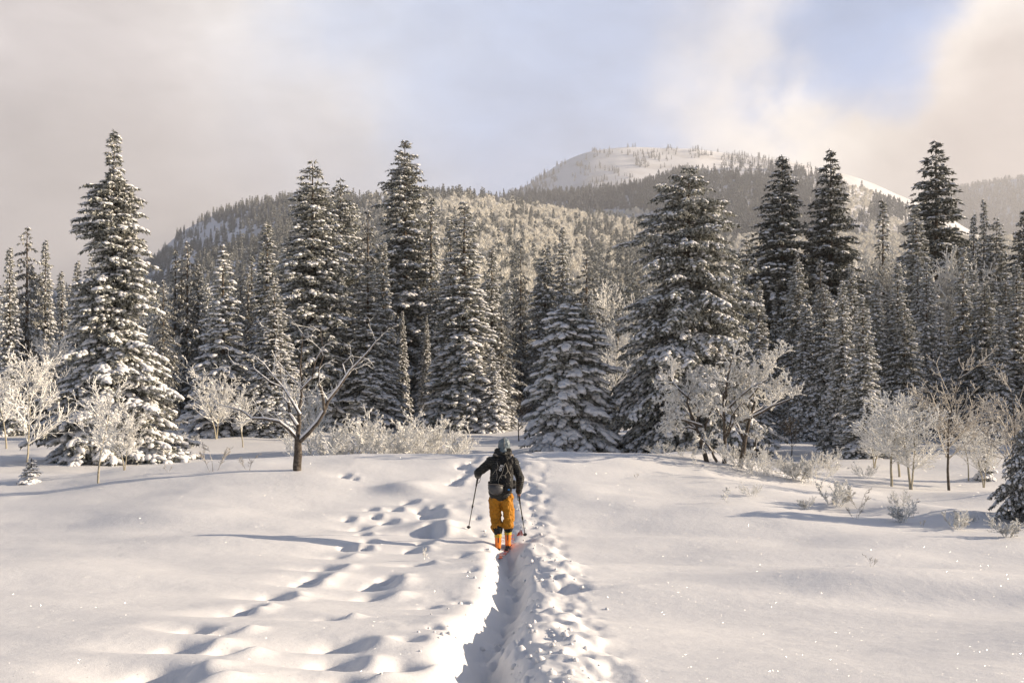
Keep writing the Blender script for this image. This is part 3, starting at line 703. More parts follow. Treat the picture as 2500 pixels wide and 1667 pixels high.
for i, (px, top, b, w_, lab) in enumerate([(1690, 600, 1000, 80, 'small fir in the dark gap beside the huge spruce'), (1742, 640, 1005, 80, 'shaded fir low below the left tall dark fir'), (1832, 590, 1000, 80, 'slim fir between the two tall dark firs, lower half in shade'),
        (1850, 680, 1010, 85, 'low shaded fir behind the frosted aspen in the dark gap'), (1955, 600, 1005, 80, 'slim fir rising behind the shaded twin firs'), (1893, 650, 1010, 80, 'low dark fir left of the shaded twin firs'),
        (2012, 640, 1010, 85, 'shaded fir at the foot of the needle thin spire'), (2062, 600, 1010, 90, 'shaded fir between needle thin spire and snowy spire fir'), (2078, 700, 1015, 85, 'low blue shaded fir behind the bright aspen clump'),
        (2128, 600, 1000, 80, 'slim fir in front of the great dark pyramid fir, right of the snowy spire'), (2212, 560, 1000, 80, 'slim shaded fir just right of the great dark pyramid fir'), (2262, 640, 1005, 90, 'dark fir below the two thin spires'),
        (2295, 700, 1020, 90, 'low dark fir among the grey aspens near the right edge'), (2335, 600, 1010, 95, 'blackish fir one place in from the right edge')]):
    plant(('fir_a', 'fir_c', 'fir_b')[i % 3], px, top, b, w_, lab)
# firs standing just outside the right edge; their long shadows stripe the flat
for i, (ox, oy, h) in enumerate([(31, 50, 15), (33, 52, 17), (34, 53, 15), (30, 56, 18), (38, 50, 16), (43, 57, 19), (36, 62, 17), (47, 52, 18), (41, 66, 20), (52, 60, 19), (46, 72, 20), (58, 68, 21)]):
    k_ = ('fir_a', 'fir_d', 'fir_b')[i % 3]; h *= .60
    put_conifer(T[k_], ox, oy, h, h / T[k_]['H'] * 1.1, i * 1.3, label='shaded fir standing at or past the right edge of the view', group='firs past the right edge', nm='fir_tree')
# the second row, one behind another as far as the foot of the hill
MARKS = [(20, 'the leftmost spire'), (140, 'the small dark spire'), (262, 'the tallest left fir'), (400, 'the gap'), (512, 'the plump fir'), (614, 'the slim spire fir'), (718, 'the tall pair'), (845, 'the brownish conifer'),
         (930, 'the highest central fir'), (1066, 'the full snowy fir'), (1160, 'the skier'), (1252, 'the dark slim fir'), (1310, 'the squat fir'), (1420, 'the small hazy fir'), (1582, 'the huge spruce'), (1715, 'the half hidden fir'),
         (1797, 'the left tall dark fir'), (1908, 'the right tall dark fir'), (2028, 'the needle thin fir'), (2104, 'the snowy spire fir'), (2160, 'the great dark fir'), (2250, 'the two thin spires'), (2352, 'the right edge fir')]
rg = random.Random(77)
ranks = [(75, 100, 46, 700, 130), (100, 150, 60, 690, 110), (150, 230, 90, 680, 80)]
for (ya, yb, n, row, var) in ranks:
    for q in range(n):
        px = -60 + 2620 * (q + rg.uniform(-.45, .45)) / n
        y = rg.uniform(ya, yb); x = (px - 1250) / F * y; z = tz(x, y)
        pv_ = px / K
        t0 = row + (-60 if pv_ > 1680 else 0) + (35 if 930 < pv_ < 1480 else 0) + rg.uniform(-var * .6, var * .5)
        zt = EYE + (HOR - t0 * K) / F * y; h = min(zt - z, 24)
        if h < 4: continue
        low = LOW[rg.choice([0, 0, 1, 1, 2])] if ya > 80 else rg.choice([T['fir_a'], T['fir_b'], T['fir_c'], T['larch'], T['fir_f']])
        w = h / low['H'] * rg.uniform(.75, 1.05)
        lm = min(MARKS, key=lambda m: abs(m[0] - pv_)); side = 'left of' if pv_ < lm[0] else 'right of'
        rank_ = {75: 'front', 100: 'middle', 150: 'rear'}[ya]
        size_ = ('tall', 'mid-height', 'low')[0 if t0 < row - 25 else 1 if t0 < row + 25 else 2]
        lab_ = '%s frosted fir, %s of belt, behind %s %s' % (size_, rank_, side, lm[1])
        put_conifer(low, x, y, h, w, rg.uniform(0, 6.28), z=z, label=lab_, group='firs of the tree belt below the hill', nm='fir_tree', simple=ya > 80)

# ------------------------------------------------------------------ bare trees
def plant_bare(tr, px, top, base, width, label, rot=0.0, nm='frosted_tree', cat='tree', dist=None, group=None, sink=0.0):
    if dist: x, y = (px * K - 1250) / F * dist, dist
    else: x, y = at(px, base)
    z = tz(x, y); h = EYE + (HOR - top * K) / F * y - z
    w = None
    if nm == 'scrub_oak': w = h / tr['H'] * 1.0
    if 'clump on the right' in label: w = h / tr['H'] * 1.35
    if 'willow' in label: pass
    o = put_bare(tr, x, y, h, w, rot, label, group, nm, cat, z=z, sink=sink)
    return o
B = {}
B['asp_a'] = bare_tree('asp_a', 101, 5, ASPEN, r=.055, fat=.012, bark='bark_grey')
B['asp_b'] = bare_tree('asp_b', 102, 5, ASPEN, r=.05, fat=.012, stems=2, spread=.15, base_spread=.03)
B['asp_c'] = bare_tree('asp_c', 103, 5, ASPEN, r=.05, fat=.010, frost='frost_dim', bark='bark_brown')
B['asp_d'] = bare_tree('asp_d', 104, 8, ASPEN, r=.07, fat=.018)
B['shr_a'] = bare_tree('shr_a', 111, 1.8, SHRUB, r=.012, stems=13, spread=.7, base_spread=.8, frostlv=0, fat=.006, puffs=2)
B['shr_b'] = bare_tree('shr_b', 112, 1.8, SHRUB, r=.012, stems=11, spread=.8, base_spread=.6, frostlv=0, fat=.006, puffs=2)
B['shr_c'] = bare_tree('shr_c', 113, 1.0, SHRUB, r=.012, stems=7, spread=.7, base_spread=.15, frostlv=0, fat=.010, puffs=3)
B['shr_d'] = bare_tree('shr_d', 114, 1.0, SHRUB, r=.010, stems=3, spread=.5, base_spread=.05, frostlv=0, fat=.004, frost='frost_dim')
B['spr'] = bare_tree('spr', 115, .6, SHRUB, r=.008, stems=1, spread=.2, frostlv=0, fat=.008, puffs=1)
B['dark'] = bare_tree('dark', 116, 3, ASPEN, r=.045, frost='twig_dark', bark='bark_brown', fat=.003)
# scrub oaks, several crooked stems out of one mound
st = [((-.6, 0, -.2), (-.25, 0, 1), 2.6, .10, 0), ((0, .15, -.2), (.05, .05, 1), 2.8, .09, 0), ((.5, 0, -.2), (.12, 0, 1), 2.6, .11, 0),
      ((.55, 0, 1.55), (1, 0, .22), 2.2, .065, 1), ((.55, 0, 2.1), (.8, .1, .6), 2.1, .055, 1), ((.1, .1, 2.0), (.5, -.2, .9), 2.0, .05, 1), ((-.85, 0, 1.4), (-1, 0, .32), 1.6, .055, 1), ((-.95, 0, 2.1), (-.75, .1, .7), 1.7, .055, 1), ((0, 0, 2.4), (-.2, -.2, 1), 1.7, .05, 1),
      ((-.3, 0, .1), (-.6, -.3, 1), 1.3, .05, 1), ((.8, -.1, .1), (.7, -.3, 1), 1.2, .045, 1)]
B['oak'] = bare_tree('oak', 121, 4.6, OAK, starts=st, bark='bark_brown', frost='frost', frostlv=2, fat=.009, puffs=3, snowy=True)
# the gnarled old tree by the track
def gnarled():
    st = []
    def limb(pts, r0, r1):
        for a, b, i in zip(pts[:-1], pts[1:], range(99)):
            n = len(pts) - 1
            segs.append((np.array(a, float), np.array(b, float), r0 + (r1 - r0) * i / n, r0 + (r1 - r0) * (i + 1) / n, 0))
    rng = np.random.default_rng(7); segs = []
    # x to the right, y away, z up, metres from the foot (drawn from the photograph)
    L_ = [([(0, 0, -.3), (-.01, 0, .15), (.03, 0, .6), (.0, 0, 1.0), (.02, 0, 1.22)], .145, .125),
          ([(.1, 0, 1.05), (.42, -.1, 1.35), (.75, -.15, 1.72), (.98, -.15, 2.1), (1.12, -.1, 2.5), (1.5, 0, 3.0), (1.85, .1, 3.55), (2.15, .1, 3.85), (2.55, .15, 4.3), (2.8, .2, 4.65)], .095, .012),
          ([(1.0, -.15, 2.1), (.98, -.3, 2.6), (.86, -.4, 3.1), (.84, -.4, 3.6), (1.0, -.35, 4.1)], .06, .015),
          ([(-.02, 0, 1.15), (-.25, -.1, 1.45), (-.6, -.2, 1.75), (-1.1, -.25, 1.86), (-1.55, -.3, 1.88), (-1.9, -.3, 2.15), (-2.35, -.35, 2.28), (-2.8, -.3, 2.4)], .07, .010),
          ([(0, 0, 1.2), (.05, .1, 1.7), (.02, .15, 2.1), (.12, .1, 2.55), (.14, .05, 3.1), (.10, 0, 3.7), (.14, 0, 4.2), (.2, 0, 4.9)], .085, .010),
          ([(.0, 0, 1.6), (-.28, .1, 2.0), (-.36, .15, 2.4), (-.55, .2, 2.62)], .07, .03),
          ([(.1, 0, 2.0), (-.2, 0, 2.5), (-.5, .05, 2.95), (-.9, .1, 3.4), (-1.2, .1, 3.8), (-1.55, .1, 4.1)], .055, .010),
          ([(-.5, .05, 2.95), (-.95, .0, 3.15), (-1.5, .0, 3.6), (-2.1, .0, 3.8)], .03, .010),
          ([(.14, 0, 3.0), (-.3, 0, 3.4), (-.7, 0, 3.9), (-.75, 0, 4.4)], .03, .010),
          ([(.14, 0, 2.9), (.5, .1, 3.3), (.62, .1, 3.9), (.9, .1, 4.4), (.8, .1, 5.0)], .04, .010),
          ([(1.5, 0, 3.0), (1.75, .1, 3.35), (1.6, .2, 3.8), (1.9, .2, 4.1)], .03, .008),
          ([(-.6, .1, 3.1), (-.66, .1, 3.9), (-.6, .1, 4.5), (-.75, .1, 4.9)], .022, .007)]
    for p, a, b in L_:
        limb(p, a, b)
    n0 = len(segs)
    cfg = dict(OLD)
    for i in range(5, n0):
        p, q, a, b, _ = segs[i]
        if q[2] < 1.7: continue
        for _k in range(2):
            d = q - p; d /= np.linalg.norm(d); rf = rng.normal(0, 1, 3); rf -= d * rf.dot(d); rf /= np.linalg.norm(rf)
            nd = d * .6 + rf * .8; nd[2] += .25; nd /= np.linalg.norm(nd)
            if rng.random() < .62: grow(rng, q.copy(), nd, rng.uniform(.35, 1.0), min(b * .6, .014), 2, segs, cfg)
    P0 = np.array([s[0] for s in segs]); P1 = np.array([s[1] for s in segs]); r0 = np.array([s[2] for s in segs]); r1 = np.array([s[3] for s in segs])
    idx = np.arange(len(segs))
    out = dict(name='gnarled', H=5.0)
    m = idx < 4; V, Q = tube_mesh(P0[m], P1[m], r0[m], r1[m], 12)
    V += (.022 * np.stack([vnoise(V[:, 2] * 5, V[:, 0] * 14, 1), vnoise(V[:, 2] * 5, V[:, 0] * 14 + 9, 2), V[:, 2] * 0], 1))
    out['trunk'] = mesh_np('gnarled_trunk', V, Q, [M['bark_brown']], True)
    m = (idx >= 4) & (idx < n0); V, Q = tube_mesh(P0[m] - (P1[m] - P0[m]) * .06, P1[m] + (P1[m] - P0[m]) * .06, r0[m], r1[m], 8); out['limbs'] = mesh_np('gnarled_limbs', V, Q, [M['bark_brown']], True)
    m = idx >= n0; V, Q = tube_mesh(P0[m], P1[m], r0[m] + .004, r1[m] + .003, 3); out['branches'] = mesh_np('gnarled_twigs', V, Q, [M['frost']])
    dd = P1 - P0; sl = np.abs(dd[:, 2]) / np.linalg.norm(dd, axis=1)
    m = (idx >= 4) & (idx < n0) & (sl < .93)
    off = np.array([-.15, 0, 1.0])
    V, Q = tube_mesh(P0[m] + off * (r0[m] * .7)[:, None] - (P1[m] - P0[m]) * .05, P1[m] + off * (r1[m] * .7)[:, None] + (P1[m] - P0[m]) * .05, r0[m] * .9, r1[m] * .9 + .004, 8)
    out['snow'] = mesh_np('gnarled_snow', V, Q, [M['snow']], True)
    return out
g_ = gnarled(); gx, gy = at(683, 1080)
g_s = gy / F * 68
go = empty('old_tree', (gx, gy, tz(gx, gy)), 0); go.scale = (g_s,) * 3
tag(go, 'gnarled bare tree with snow lined crooked limbs, left of the skier', 'tree')
obj('trunk', g_['trunk'], go); obj('limb', g_['limbs'], go); tag(obj('twigs', g_['branches'], go), kind='stuff'); tag(obj('snow_cover', g_['snow'], go), kind='stuff')

plant_bare(B['oak'], 1665, 775, 1066, 290, 'spreading hoar frosted scrub oak in front of the huge spruce', nm='scrub_oak', cat='oak')
plant_bare(B['asp_a'], 225, 862, 1110, 130, 'young leafless aspen with dark pole trunk before the tallest left fir', rot=1, nm='aspen_tree', cat='aspen')
plant_bare(B['asp_b'], 286, 905, 1080, 120, 'frosted young aspen right of the dark pole aspen on the left', rot=2, nm='aspen_tree', cat='aspen')
plant_bare(B['asp_d'], 62, 800, 1085, 160, 'frost whitened aspen at the far left above the snowy sapling', rot=1, nm='aspen_tree', cat='aspen')
plant_bare(B['asp_a'], 15, 830, 1030, 120, 'frosted aspen cut by the left edge', rot=4, nm='aspen_tree', cat='aspen')
plant_bare(B['asp_d'], 120, 760, 1000, 120, 'tall pale aspen behind, left of the tallest left fir', rot=3, nm='aspen_tree', cat='aspen')
plant_bare(B['asp_b'], 497, 820, 1008, 120, 'thin frosted aspen in front of the plump snow caked fir', rot=2.5, nm='aspen_tree', cat='aspen')
plant_bare(B['asp_a'], 558, 880, 1028, 90, 'small frosted aspen between plump fir and gnarled tree', rot=3.5, nm='aspen_tree', cat='aspen')
plant_bare(B['asp_d'], 375, 760, 960, 100, 'frosted aspen close behind the right flank of the tallest left fir', rot=1.5, nm='aspen_tree', cat='aspen')
plant_bare(B['asp_c'], 395, 800, 940, 90, 'brown frosted aspen at the left gap in the trees', rot=5.5, nm='aspen_tree', cat='aspen')
plant_bare(B['asp_b'], 712, 840, 1045, 110, 'densely frosted young tree close behind the gnarled tree', rot=2.2, nm='aspen_tree', cat='aspen')
plant_bare(B['asp_d'], 1420, 740, 975, 90, 'cream frosted aspen between squat fir and huge spruce', rot=2.2, nm='aspen_tree', cat='aspen')
plant_bare(B['dark'], 1192, 905, 1013, 60, 'leaning dark bare sapling between skier and squat fir', rot=.3, nm='bare_sapling', cat='sapling')
plant_bare(B['asp_a'], 1397, 905, 1036, 60, 'thin bare stems at the right foot of the squat fir', rot=.8, nm='bare_sapling', cat='sapling')
plant_bare(B['asp_b'], 2092, 880, 1124, 150, 'bright frosted aspen, fullest of the clump on the right', rot=.4, nm='aspen_tree', cat='aspen')
plant_bare(B['asp_a'], 2048, 895, 1117, 130, 'bright frosted aspen with leaning trunk, left in the clump on the right', rot=1.4, nm='aspen_tree', cat='aspen')
plant_bare(B['asp_a'], 2066, 900, 1095, 110, 'bright frosted aspen standing behind in the clump on the right', rot=3.4, nm='aspen_tree', cat='aspen')
plant_bare(B['asp_b'], 2008, 930, 1075, 100, 'low frosted aspen at the left end of the clump on the right', rot=5.4, nm='aspen_tree', cat='aspen')
plant_bare(B['asp_c'], 2180, 790, 1126, 150, 'brown bare aspen with twin dark trunks right of the bright clump', rot=.9, nm='aspen_tree', cat='aspen')
plant_bare(B['asp_b'], 2260, 935, 1120, 120, 'frosted aspen with a bent pale trunk near the right edge', rot=1.9, nm='aspen_tree', cat='aspen')
plant_bare(B['asp_c'], 2318, 830, 1130, 150, 'grey bare aspen before the dark firs at the right edge', rot=2.9, nm='aspen_tree', cat='aspen')
plant_bare(B['asp_a'], 2225, 940, 1105, 90, 'slim frosted aspen left of the bent pale trunk', rot=3.9, nm='aspen_tree', cat='aspen')
plant_bare(B['asp_d'], 1872, 700, 975, 110, 'dim frosted aspen in shade below the tall dark fir pair', rot=.9, nm='aspen_tree', cat='aspen')
plant_bare(B['dark'], 1818, 955, 1045, 70, 'little dark bare tree on the striped flat beside the scrub oak', rot=2.9, nm='bare_sapling', cat='sapling')
for i, (px, top, b) in enumerate([(2200, 560, 930), (2150, 580, 930), (2250, 590, 935), (2080, 600, 925), (2300, 600, 935), (2000, 560, 925), (1975, 590, 920), (2050, 585, 925), (2330, 580, 930), (2120, 640, 930),
                                  (420, 640, 930), (80, 690, 960), (20, 700, 960), (150, 720, 960), (1400, 640, 920), (1450, 690, 920), (860, 700, 940), (1180, 700, 930), (340, 700, 940), (1950, 620, 915), (1700, 690, 930)]):
    lm = min(MARKS, key=lambda m: abs(m[0] - px)); sd_ = 'left of' if px < lm[0] else 'right of'
    plant_bare(B['asp_d'] if i % 3 else B['asp_a'], px, top, b, 100, ('cream', 'pale', 'fine twigged')[i % 3] + ' frosted aspen among the firs, %s %s' % (sd_, lm[1]), rot=i * 1.7, nm='aspen_tree', cat='aspen', group='frosted aspens back among the firs')
# shrubs: willow bushes left of the skier
for i, (px, top, b, lab, k_) in enumerate([ 
    (735, 950, 1030, 'frosted willow bush touching the gnarled tree trunk', 'shr_a'), (775, 960, 1036, 'frosted willow bush second right of the gnarled tree', 'shr_b'),
    (820, 955, 1034, 'low frosted willow bush midway between gnarled tree and skier', 'shr_a'), (880, 940, 1028, 'upright frosted willow bush left of the tallest one', 'shr_b'),
    (925, 925, 1032, 'tallest of the frosted willow bushes left of the skier', 'shr_a'), (965, 935, 1030, 'fine twigged willow bush right of the tallest bush', 'shr_b'),
    (1005, 955, 1028, 'willow bush at the right end of the row, nearest the skier', 'shr_a'), (1040, 1005, 1030, 'tuft of brown twigs at the end of the willow row', 'shr_d'),
    (430, 990, 1030, 'small brown frosted bush at the left gap in the trees', 'shr_c'), (490, 1010, 1082, 'thin twiggy bush left of the gnarled tree', 'shr_d'), (570, 1040, 1080, 'sparse frosted twigs just left of the gnarled tree', 'shr_d'),
    (410, 1020, 1035, 'grey twiggy bush beside the small brown one on the left', 'shr_b'), (385, 1065, 1085, 'few dry twigs in the snow right of the tallest left fir', 'shr_d'),
    (1470, 1000, 1040, 'frosted bush at the left foot of the huge spruce', 'shr_c'), (1520, 1005, 1045, 'low frosted bush below the huge spruce', 'shr_a'), (1580, 1015, 1050, 'frosted bush left of the oak stems', 'shr_a'),
    (1700, 1000, 1080, 'dense frosted bush under the right oak stem', 'shr_a'), (1740, 1020, 1090, 'frosted bush right of the oak stems', 'shr_b'), (1790, 1040, 1098, 'wide frosted bush at the mound foot right of the oaks', 'shr_a'),
    (1830, 1035, 1100, 'frosted bush in the thicket middle right of the oaks', 'shr_c'), (1870, 1030, 1108, 'cream frosted bush with taller stem, right of the oak thicket', 'shr_a'), (1905, 1025, 1075, 'small rounded frosted bush left of the shaded twin firs foot', 'shr_c'),
    (1990, 1058, 1098, 'dark grey low bush left of the bright aspen clump', 'shr_b'), (1915, 1095, 1165, 'frosted shrub with upright stem, left end of the near right group', 'shr_c'), (1855, 1140, 1170, 'low frosted sprig group left of the upright stemmed shrub', 'shr_c'),
    (1975, 1120, 1170, 'wide twiggy shrub in the near right group', 'shr_d'), (2070, 1120, 1165, 'broad frosted shrub below the bright aspen clump', 'shr_b'), (2080, 1150, 1200, 'frosted shrub with dark stem below the broad one', 'shr_c'),
    (1965, 1155, 1192, 'low frosted shrub in front of the near right group', 'shr_d'), (2195, 1165, 1215, 'frosted shrub with bent dark stem on the right slope', 'shr_c'), (2230, 1175, 1200, 'dark little shrub right of the bent dark stem', 'shr_b'),
    (2310, 1180, 1232, 'frosted shrub lowest on the right slope', 'shr_c'), (2350, 1165, 1205, 'frosted shrub under the hanging fir at the right edge', 'shr_d'), (2120, 1190, 1210, 'leaning dry twig on the right slope', 'shr_d'),
    (1727, 1104, 1140, 'dark snow free sapling alone on the right snowfield', 'shr_b'), (1672, 1118, 1156, 'pale frosted sprout left of the dark sapling', 'spr'), (1592, 1042, 1072, 'frosted sprout standing before the oak mound', 'spr'),
    (973, 1256, 1288, 'lone frosted sprout beside the old footprints', 'spr'), (2002, 1272, 1300, 'small dry forked twig on the open right snowfield', 'shr_d'), (1462, 1085, 1100, 'short leaning twig on the snow crest right of the skier', 'shr_d')]):
    plant_bare(B[k_], px, top, b, 60, lab, rot=i * 2.1, dist=(35.5 + (i * 37 % 10) * .35) if 'willow' in lab else None, nm='shrub' if k_ != 'spr' else 'sprout', cat='shrub' if k_ != 'spr' else 'sprout')
# ------------------------------------------------------------------ forests on the hills
M['hill_fir'] = mat('hill_firs', (.14, .15, .13), .8, .1, noise=(.9, (.60, .60, .57), .36, .66))
M['hill_fir_dark'] = mat('hill_firs_dark', (.11, .125, .13), .8, .1, noise=(.7, (.52, .53, .54), .40, .70))
M['hill_aspen'] = mat('hill_aspens', (.86, .83, .75), .8, .1, noise=(.3, (.66, .62, .54), .5, .75))
def mini_fir(name, seed, m1, snow=.5):
    d = conifer(name, seed, 15, 2.1, 'pyramid', 17, 6, step=1.0, snow=snow, pad=.36, nl=.85, tri=3, k=4, needles_w=.06, up0=.1, ragged=.15)
    o = bpy.data.objects.new(name, None)
    a, b = d['crown'], d['snow']
    va = np.empty(len(a.vertices) * 3, np.float32); a.vertices.foreach_get('co', va)
    vb = np.empty(len(b.vertices) * 3, np.float32); b.vertices.foreach_get('co', vb)
    ta = np.empty(len(a.loops), np.int32); a.loops.foreach_get('vertex_index', ta)
    tb = np.empty(len(b.loops), np.int32); b.loops.foreach_get('vertex_index', tb)
    V = np.concatenate([va.reshape(-1, 3), vb.reshape(-1, 3)]); Tt = np.concatenate([ta.reshape(-1, 3), tb.reshape(-1, 3) + len(va) // 3])
    return mesh_np(name, V, Tt, [M[m1], M['snow']], False, np.concatenate([np.zeros(len(ta) // 3), np.ones(len(tb) // 3)]))
def mini_aspen(name, seed):
    rng = np.random.default_rng(seed); n = 420
    d = rng.normal(0, 1, (n, 3)); d /= np.linalg.norm(d, axis=1, keepdims=True); r = rng.uniform(.25, 1, (n, 1)) ** .6
    C = d * r * np.array([2.3, 2.3, 3.6]) + np.array([0, 0, 6.2]); C[:, :2] *= (1 - .25 * (C[:, 2:] - 6) / 4)
    up = d * .5 + np.array([0, 0, .8]) + rng.normal(0, .25, (n, 3)); up /= np.linalg.norm(up, axis=1, keepdims=True)
    w = np.cross(up, rng.normal(0, 1, (n, 3))); w /= np.linalg.norm(w, axis=1, keepdims=True)
    V = np.stack([C - w * .16, C + w * .16, C + up * 1.3], 1).reshape(-1, 3)
    T1 = np.arange(len(V)).reshape(-1, 3)
    Vt, Qt = tube_mesh([[0, 0, -.5], [0, 0, 4]], [[0, 0, 4], [.1, 0, 8]], [.13, .1], [.1, .04], 4)
    T2 = np.concatenate([Qt[:, [0, 1, 2]], Qt[:, [0, 2, 3]]]) + len(V)
    return mesh_np(name, np.concatenate([V, Vt]), np.concatenate([T1, T2]), [M['hill_aspen']])
PRO = {}
for key, me in (('fa', mini_fir('mini_fir_a', 41, 'hill_fir')), ('fb', mini_fir('mini_fir_b', 42, 'hill_fir_dark', .35)), ('fc', mini_fir('mini_fir_c', 43, 'hill_fir', .7)), ('aa', mini_aspen('mini_aspen_a', 44)), ('ab', mini_aspen('mini_aspen_b', 45))):
    PRO[key] = bpy.data.objects.new(me.name, me)
def scatter(name, pts, sc, proto, label, cat):
    me = bpy.data.meshes.new(name); me.vertices.add(len(pts)); me.vertices.foreach_set('co', np.asarray(pts, np.float32).ravel())
    a = me.attributes.new('tree_scale', 'FLOAT_VECTOR', 'POINT'); a.data.foreach_set('vector', np.asarray(sc, np.float32).ravel())
    rot = np.zeros((len(pts), 3), np.float32); rot[:, 2] = np.random.default_rng(len(pts)).uniform(0, 6.28, len(pts))
    a = me.attributes.new('tree_turn', 'FLOAT_VECTOR', 'POINT'); a.data.foreach_set('vector', rot.ravel())
    o = obj(name, me)
    g = bpy.data.node_groups.new(name, 'GeometryNodeTree')
    g.interface.new_socket('Geometry', in_out='INPUT', socket_type='NodeSocketGeometry'); g.interface.new_socket('Geometry', in_out='OUTPUT', socket_type='NodeSocketGeometry')
    gi = g.nodes.new('NodeGroupInput'); go_ = g.nodes.new('NodeGroupOutput')
    io = g.nodes.new('GeometryNodeInstanceOnPoints'); oi = g.nodes.new('GeometryNodeObjectInfo'); oi.inputs[0].default_value = proto
    s = g.nodes.new('GeometryNodeInputNamedAttribute'); s.data_type = 'FLOAT_VECTOR'; s.inputs['Name'].default_value = 'tree_scale'
    r = g.nodes.new('GeometryNodeInputNamedAttribute'); r.data_type = 'FLOAT_VECTOR'; r.inputs['Name'].default_value = 'tree_turn'
    mv = g.nodes.new('GeometryNodeMeshToPoints')
    g.links.new(gi.outputs[0], mv.inputs['Mesh']); g.links.new(mv.outputs[0], io.inputs['Points'])
    g.links.new(oi.outputs['Geometry'], io.inputs['Instance']); g.links.new(s.outputs[0], io.inputs['Scale']); g.links.new(r.outputs[0], io.inputs['Rotation'])
    g.links.new(io.outputs[0], go_.inputs[0])
    md = o.modifiers.new('trees', 'NODES'); md.node_group = g
    tag(o, label, cat, kind='stuff'); return o
def sample(h, n, u0, u1, seed, s0=.02, s1=1.06, pw=1.0):
    rng = np.random.default_rng(seed)
    u = rng.uniform(u0, u1, n); s = s0 + (s1 - s0) * rng.random(n) ** pw
    x, y, z = h.pos(u, s)
    px = u * F + 1250; row = HOR - (z - EYE) / y * F
    return rng, px, row, np.stack([x, y, z - .3], 1), s
def sc3(rng, n, lo, hi, wlo=.8, whi=1.2):
    h = rng.uniform(lo, hi, n) / 15; w = h * rng.uniform(wlo, whi, n); return np.stack([w, w, h], 1)
HALF = 1500 / F
# near hill
rng, px, row, P, s = sample(hillA, 27000, -.60, .60, 51)
nA = fbm(px / 60, row / 22, 61, 3); nB = fbm(px / 25, row / 9, 62, 2)
right = smooth_step(840, 1010, px + 80 * nA)
snowgap = (px < 640) & (row > 545) & (fbm(px / 30 + row / 40, row / 30, 63, 2) > .02)
con_r = (row < 502 + 10 * nB) & (px > 960) & (px < 1420) | (nB + .6 * nA > .26) & (px < 1500) | (px > 1430) & (nB > -.25) & (px < 1800)
is_con = np.where(rng.random(len(px)) < right, con_r & (rng.random(len(px)) < .75), True)
open_ = (px > 1700) & (nA < .05)
keep_c = is_con & ((px > 900) | (fbm(px / 28 + row / 30, row / 16, 92, 3) < .34)) & ~(snowgap & (rng.random(len(px)) < .8)) & ~(open_ & (rng.random(len(px)) < .7)) & (rng.random(len(px)) < np.where(px < 900, .75, .8))
keep_a = ~is_con & (nB > -.42) & ~(open_ & (rng.random(len(px)) < .5))
k1 = keep_c & (rng.random(len(px)) < .5); k2 = keep_c & ~k1
scatter('hill_fir_wood', P[k1], sc3(rng, k1.sum(), 10, 18), PRO['fa'], 'dense wood of frosted firs on the near hill', 'wood')
scatter('hill_snowy_firs', P[k2], sc3(rng, k2.sum(), 8, 16), PRO['fc'], 'snowier firs mixed through the wood on the near hill', 'wood')
k1 = keep_a & (rng.random(len(px)) < .5); k2 = keep_a & ~k1
scatter('hill_aspen_wood', P[k1], sc3(rng, k1.sum(), 13, 19, .8, 1.4), PRO['aa'], 'cream frosted aspen wood on the sunny side of the near hill', 'wood')
scatter('hill_aspen_grove', P[k2], sc3(rng, k2.sum(), 10, 17, .8, 1.4), PRO['ab'], 'lower cream frosted aspens among the wood on the near hill', 'wood')
# ridge behind
rng, px, row, P, s = sample(hillB, 16000, -.10, .50, 52, .25)
nA = fbm(px / 70, row / 16, 64, 3); r_ = rng.random(len(px))
def ell(cx, cy, rx, ry): return ((px - cx + 20 * nA) / rx) ** 2 + ((row - cy + 4 * nA) / ry) ** 2 < 1
clear = ell(1480, 519, 60, 7) | ell(1780, 415, 95, 14) | ell(1860, 428, 60, 9) | ell(2060, 452, 40, 10) | ell(1640, 505, 40, 4) | ell(1960, 440, 50, 7) | (fbm(px / 32, row / 7, 91, 3) > .36)
right = px > 2060
asp = ell(1560, 538, 95, 20) | (right & (nA > -.05))
kc = ~(clear & (r_ < .94)) & ~asp & ~(right & (r_ < .5))
k1 = kc & (rng.random(len(px)) < .6); k2 = kc & ~k1
scatter('ridge_fir_wood', P[k1], sc3(rng, k1.sum(), 14, 25), PRO['fb'], 'dark fir forest covering the ridge below the summit', 'wood')
scatter('ridge_snowy_firs', P[k2], sc3(rng, k2.sum(), 9, 18), PRO['fa'], 'frosted firs mixed through the ridge forest', 'wood')
k1 = asp & ~clear & (r_ < .6)
scatter('ridge_aspens', P[k1], sc3(rng, k1.sum(), 12, 18, .8, 1.4), PRO['aa'], 'pale aspens in patches on the ridge', 'wood')
# summit: only its left flank and a thin line on top
rng, px, row, P, s = sample(hillC, 5200, -.06, .30, 53, .3, 1.02)
nA = fbm(px / 40, row / 14, 65, 3)
kk = ((px < 1420) & (nA + (1400 - px) / 220 > .12)) | ((s > .93) & (nA > 0) & (px > 1480)) | ((px > 1400) & (nA > .30)) | ((px > 1830) & (nA > -.35)) & (row < 600)
kk &= rng.random(len(px)) < .8
scatter('summit_firs', P[kk], sc3(rng, kk.sum(), 12, 22), PRO['fb'], 'thin firs on the left flank and crown of the bald summit', 'wood')
rng, px, row, P, s = sample(hillD, 6000, .33, .58, 54, .2)
scatter('misty_firs', P, sc3(rng, len(P), 18, 30, 1.0, 1.5), PRO['fb'], 'forest fading into mist on the far right slope', 'wood')
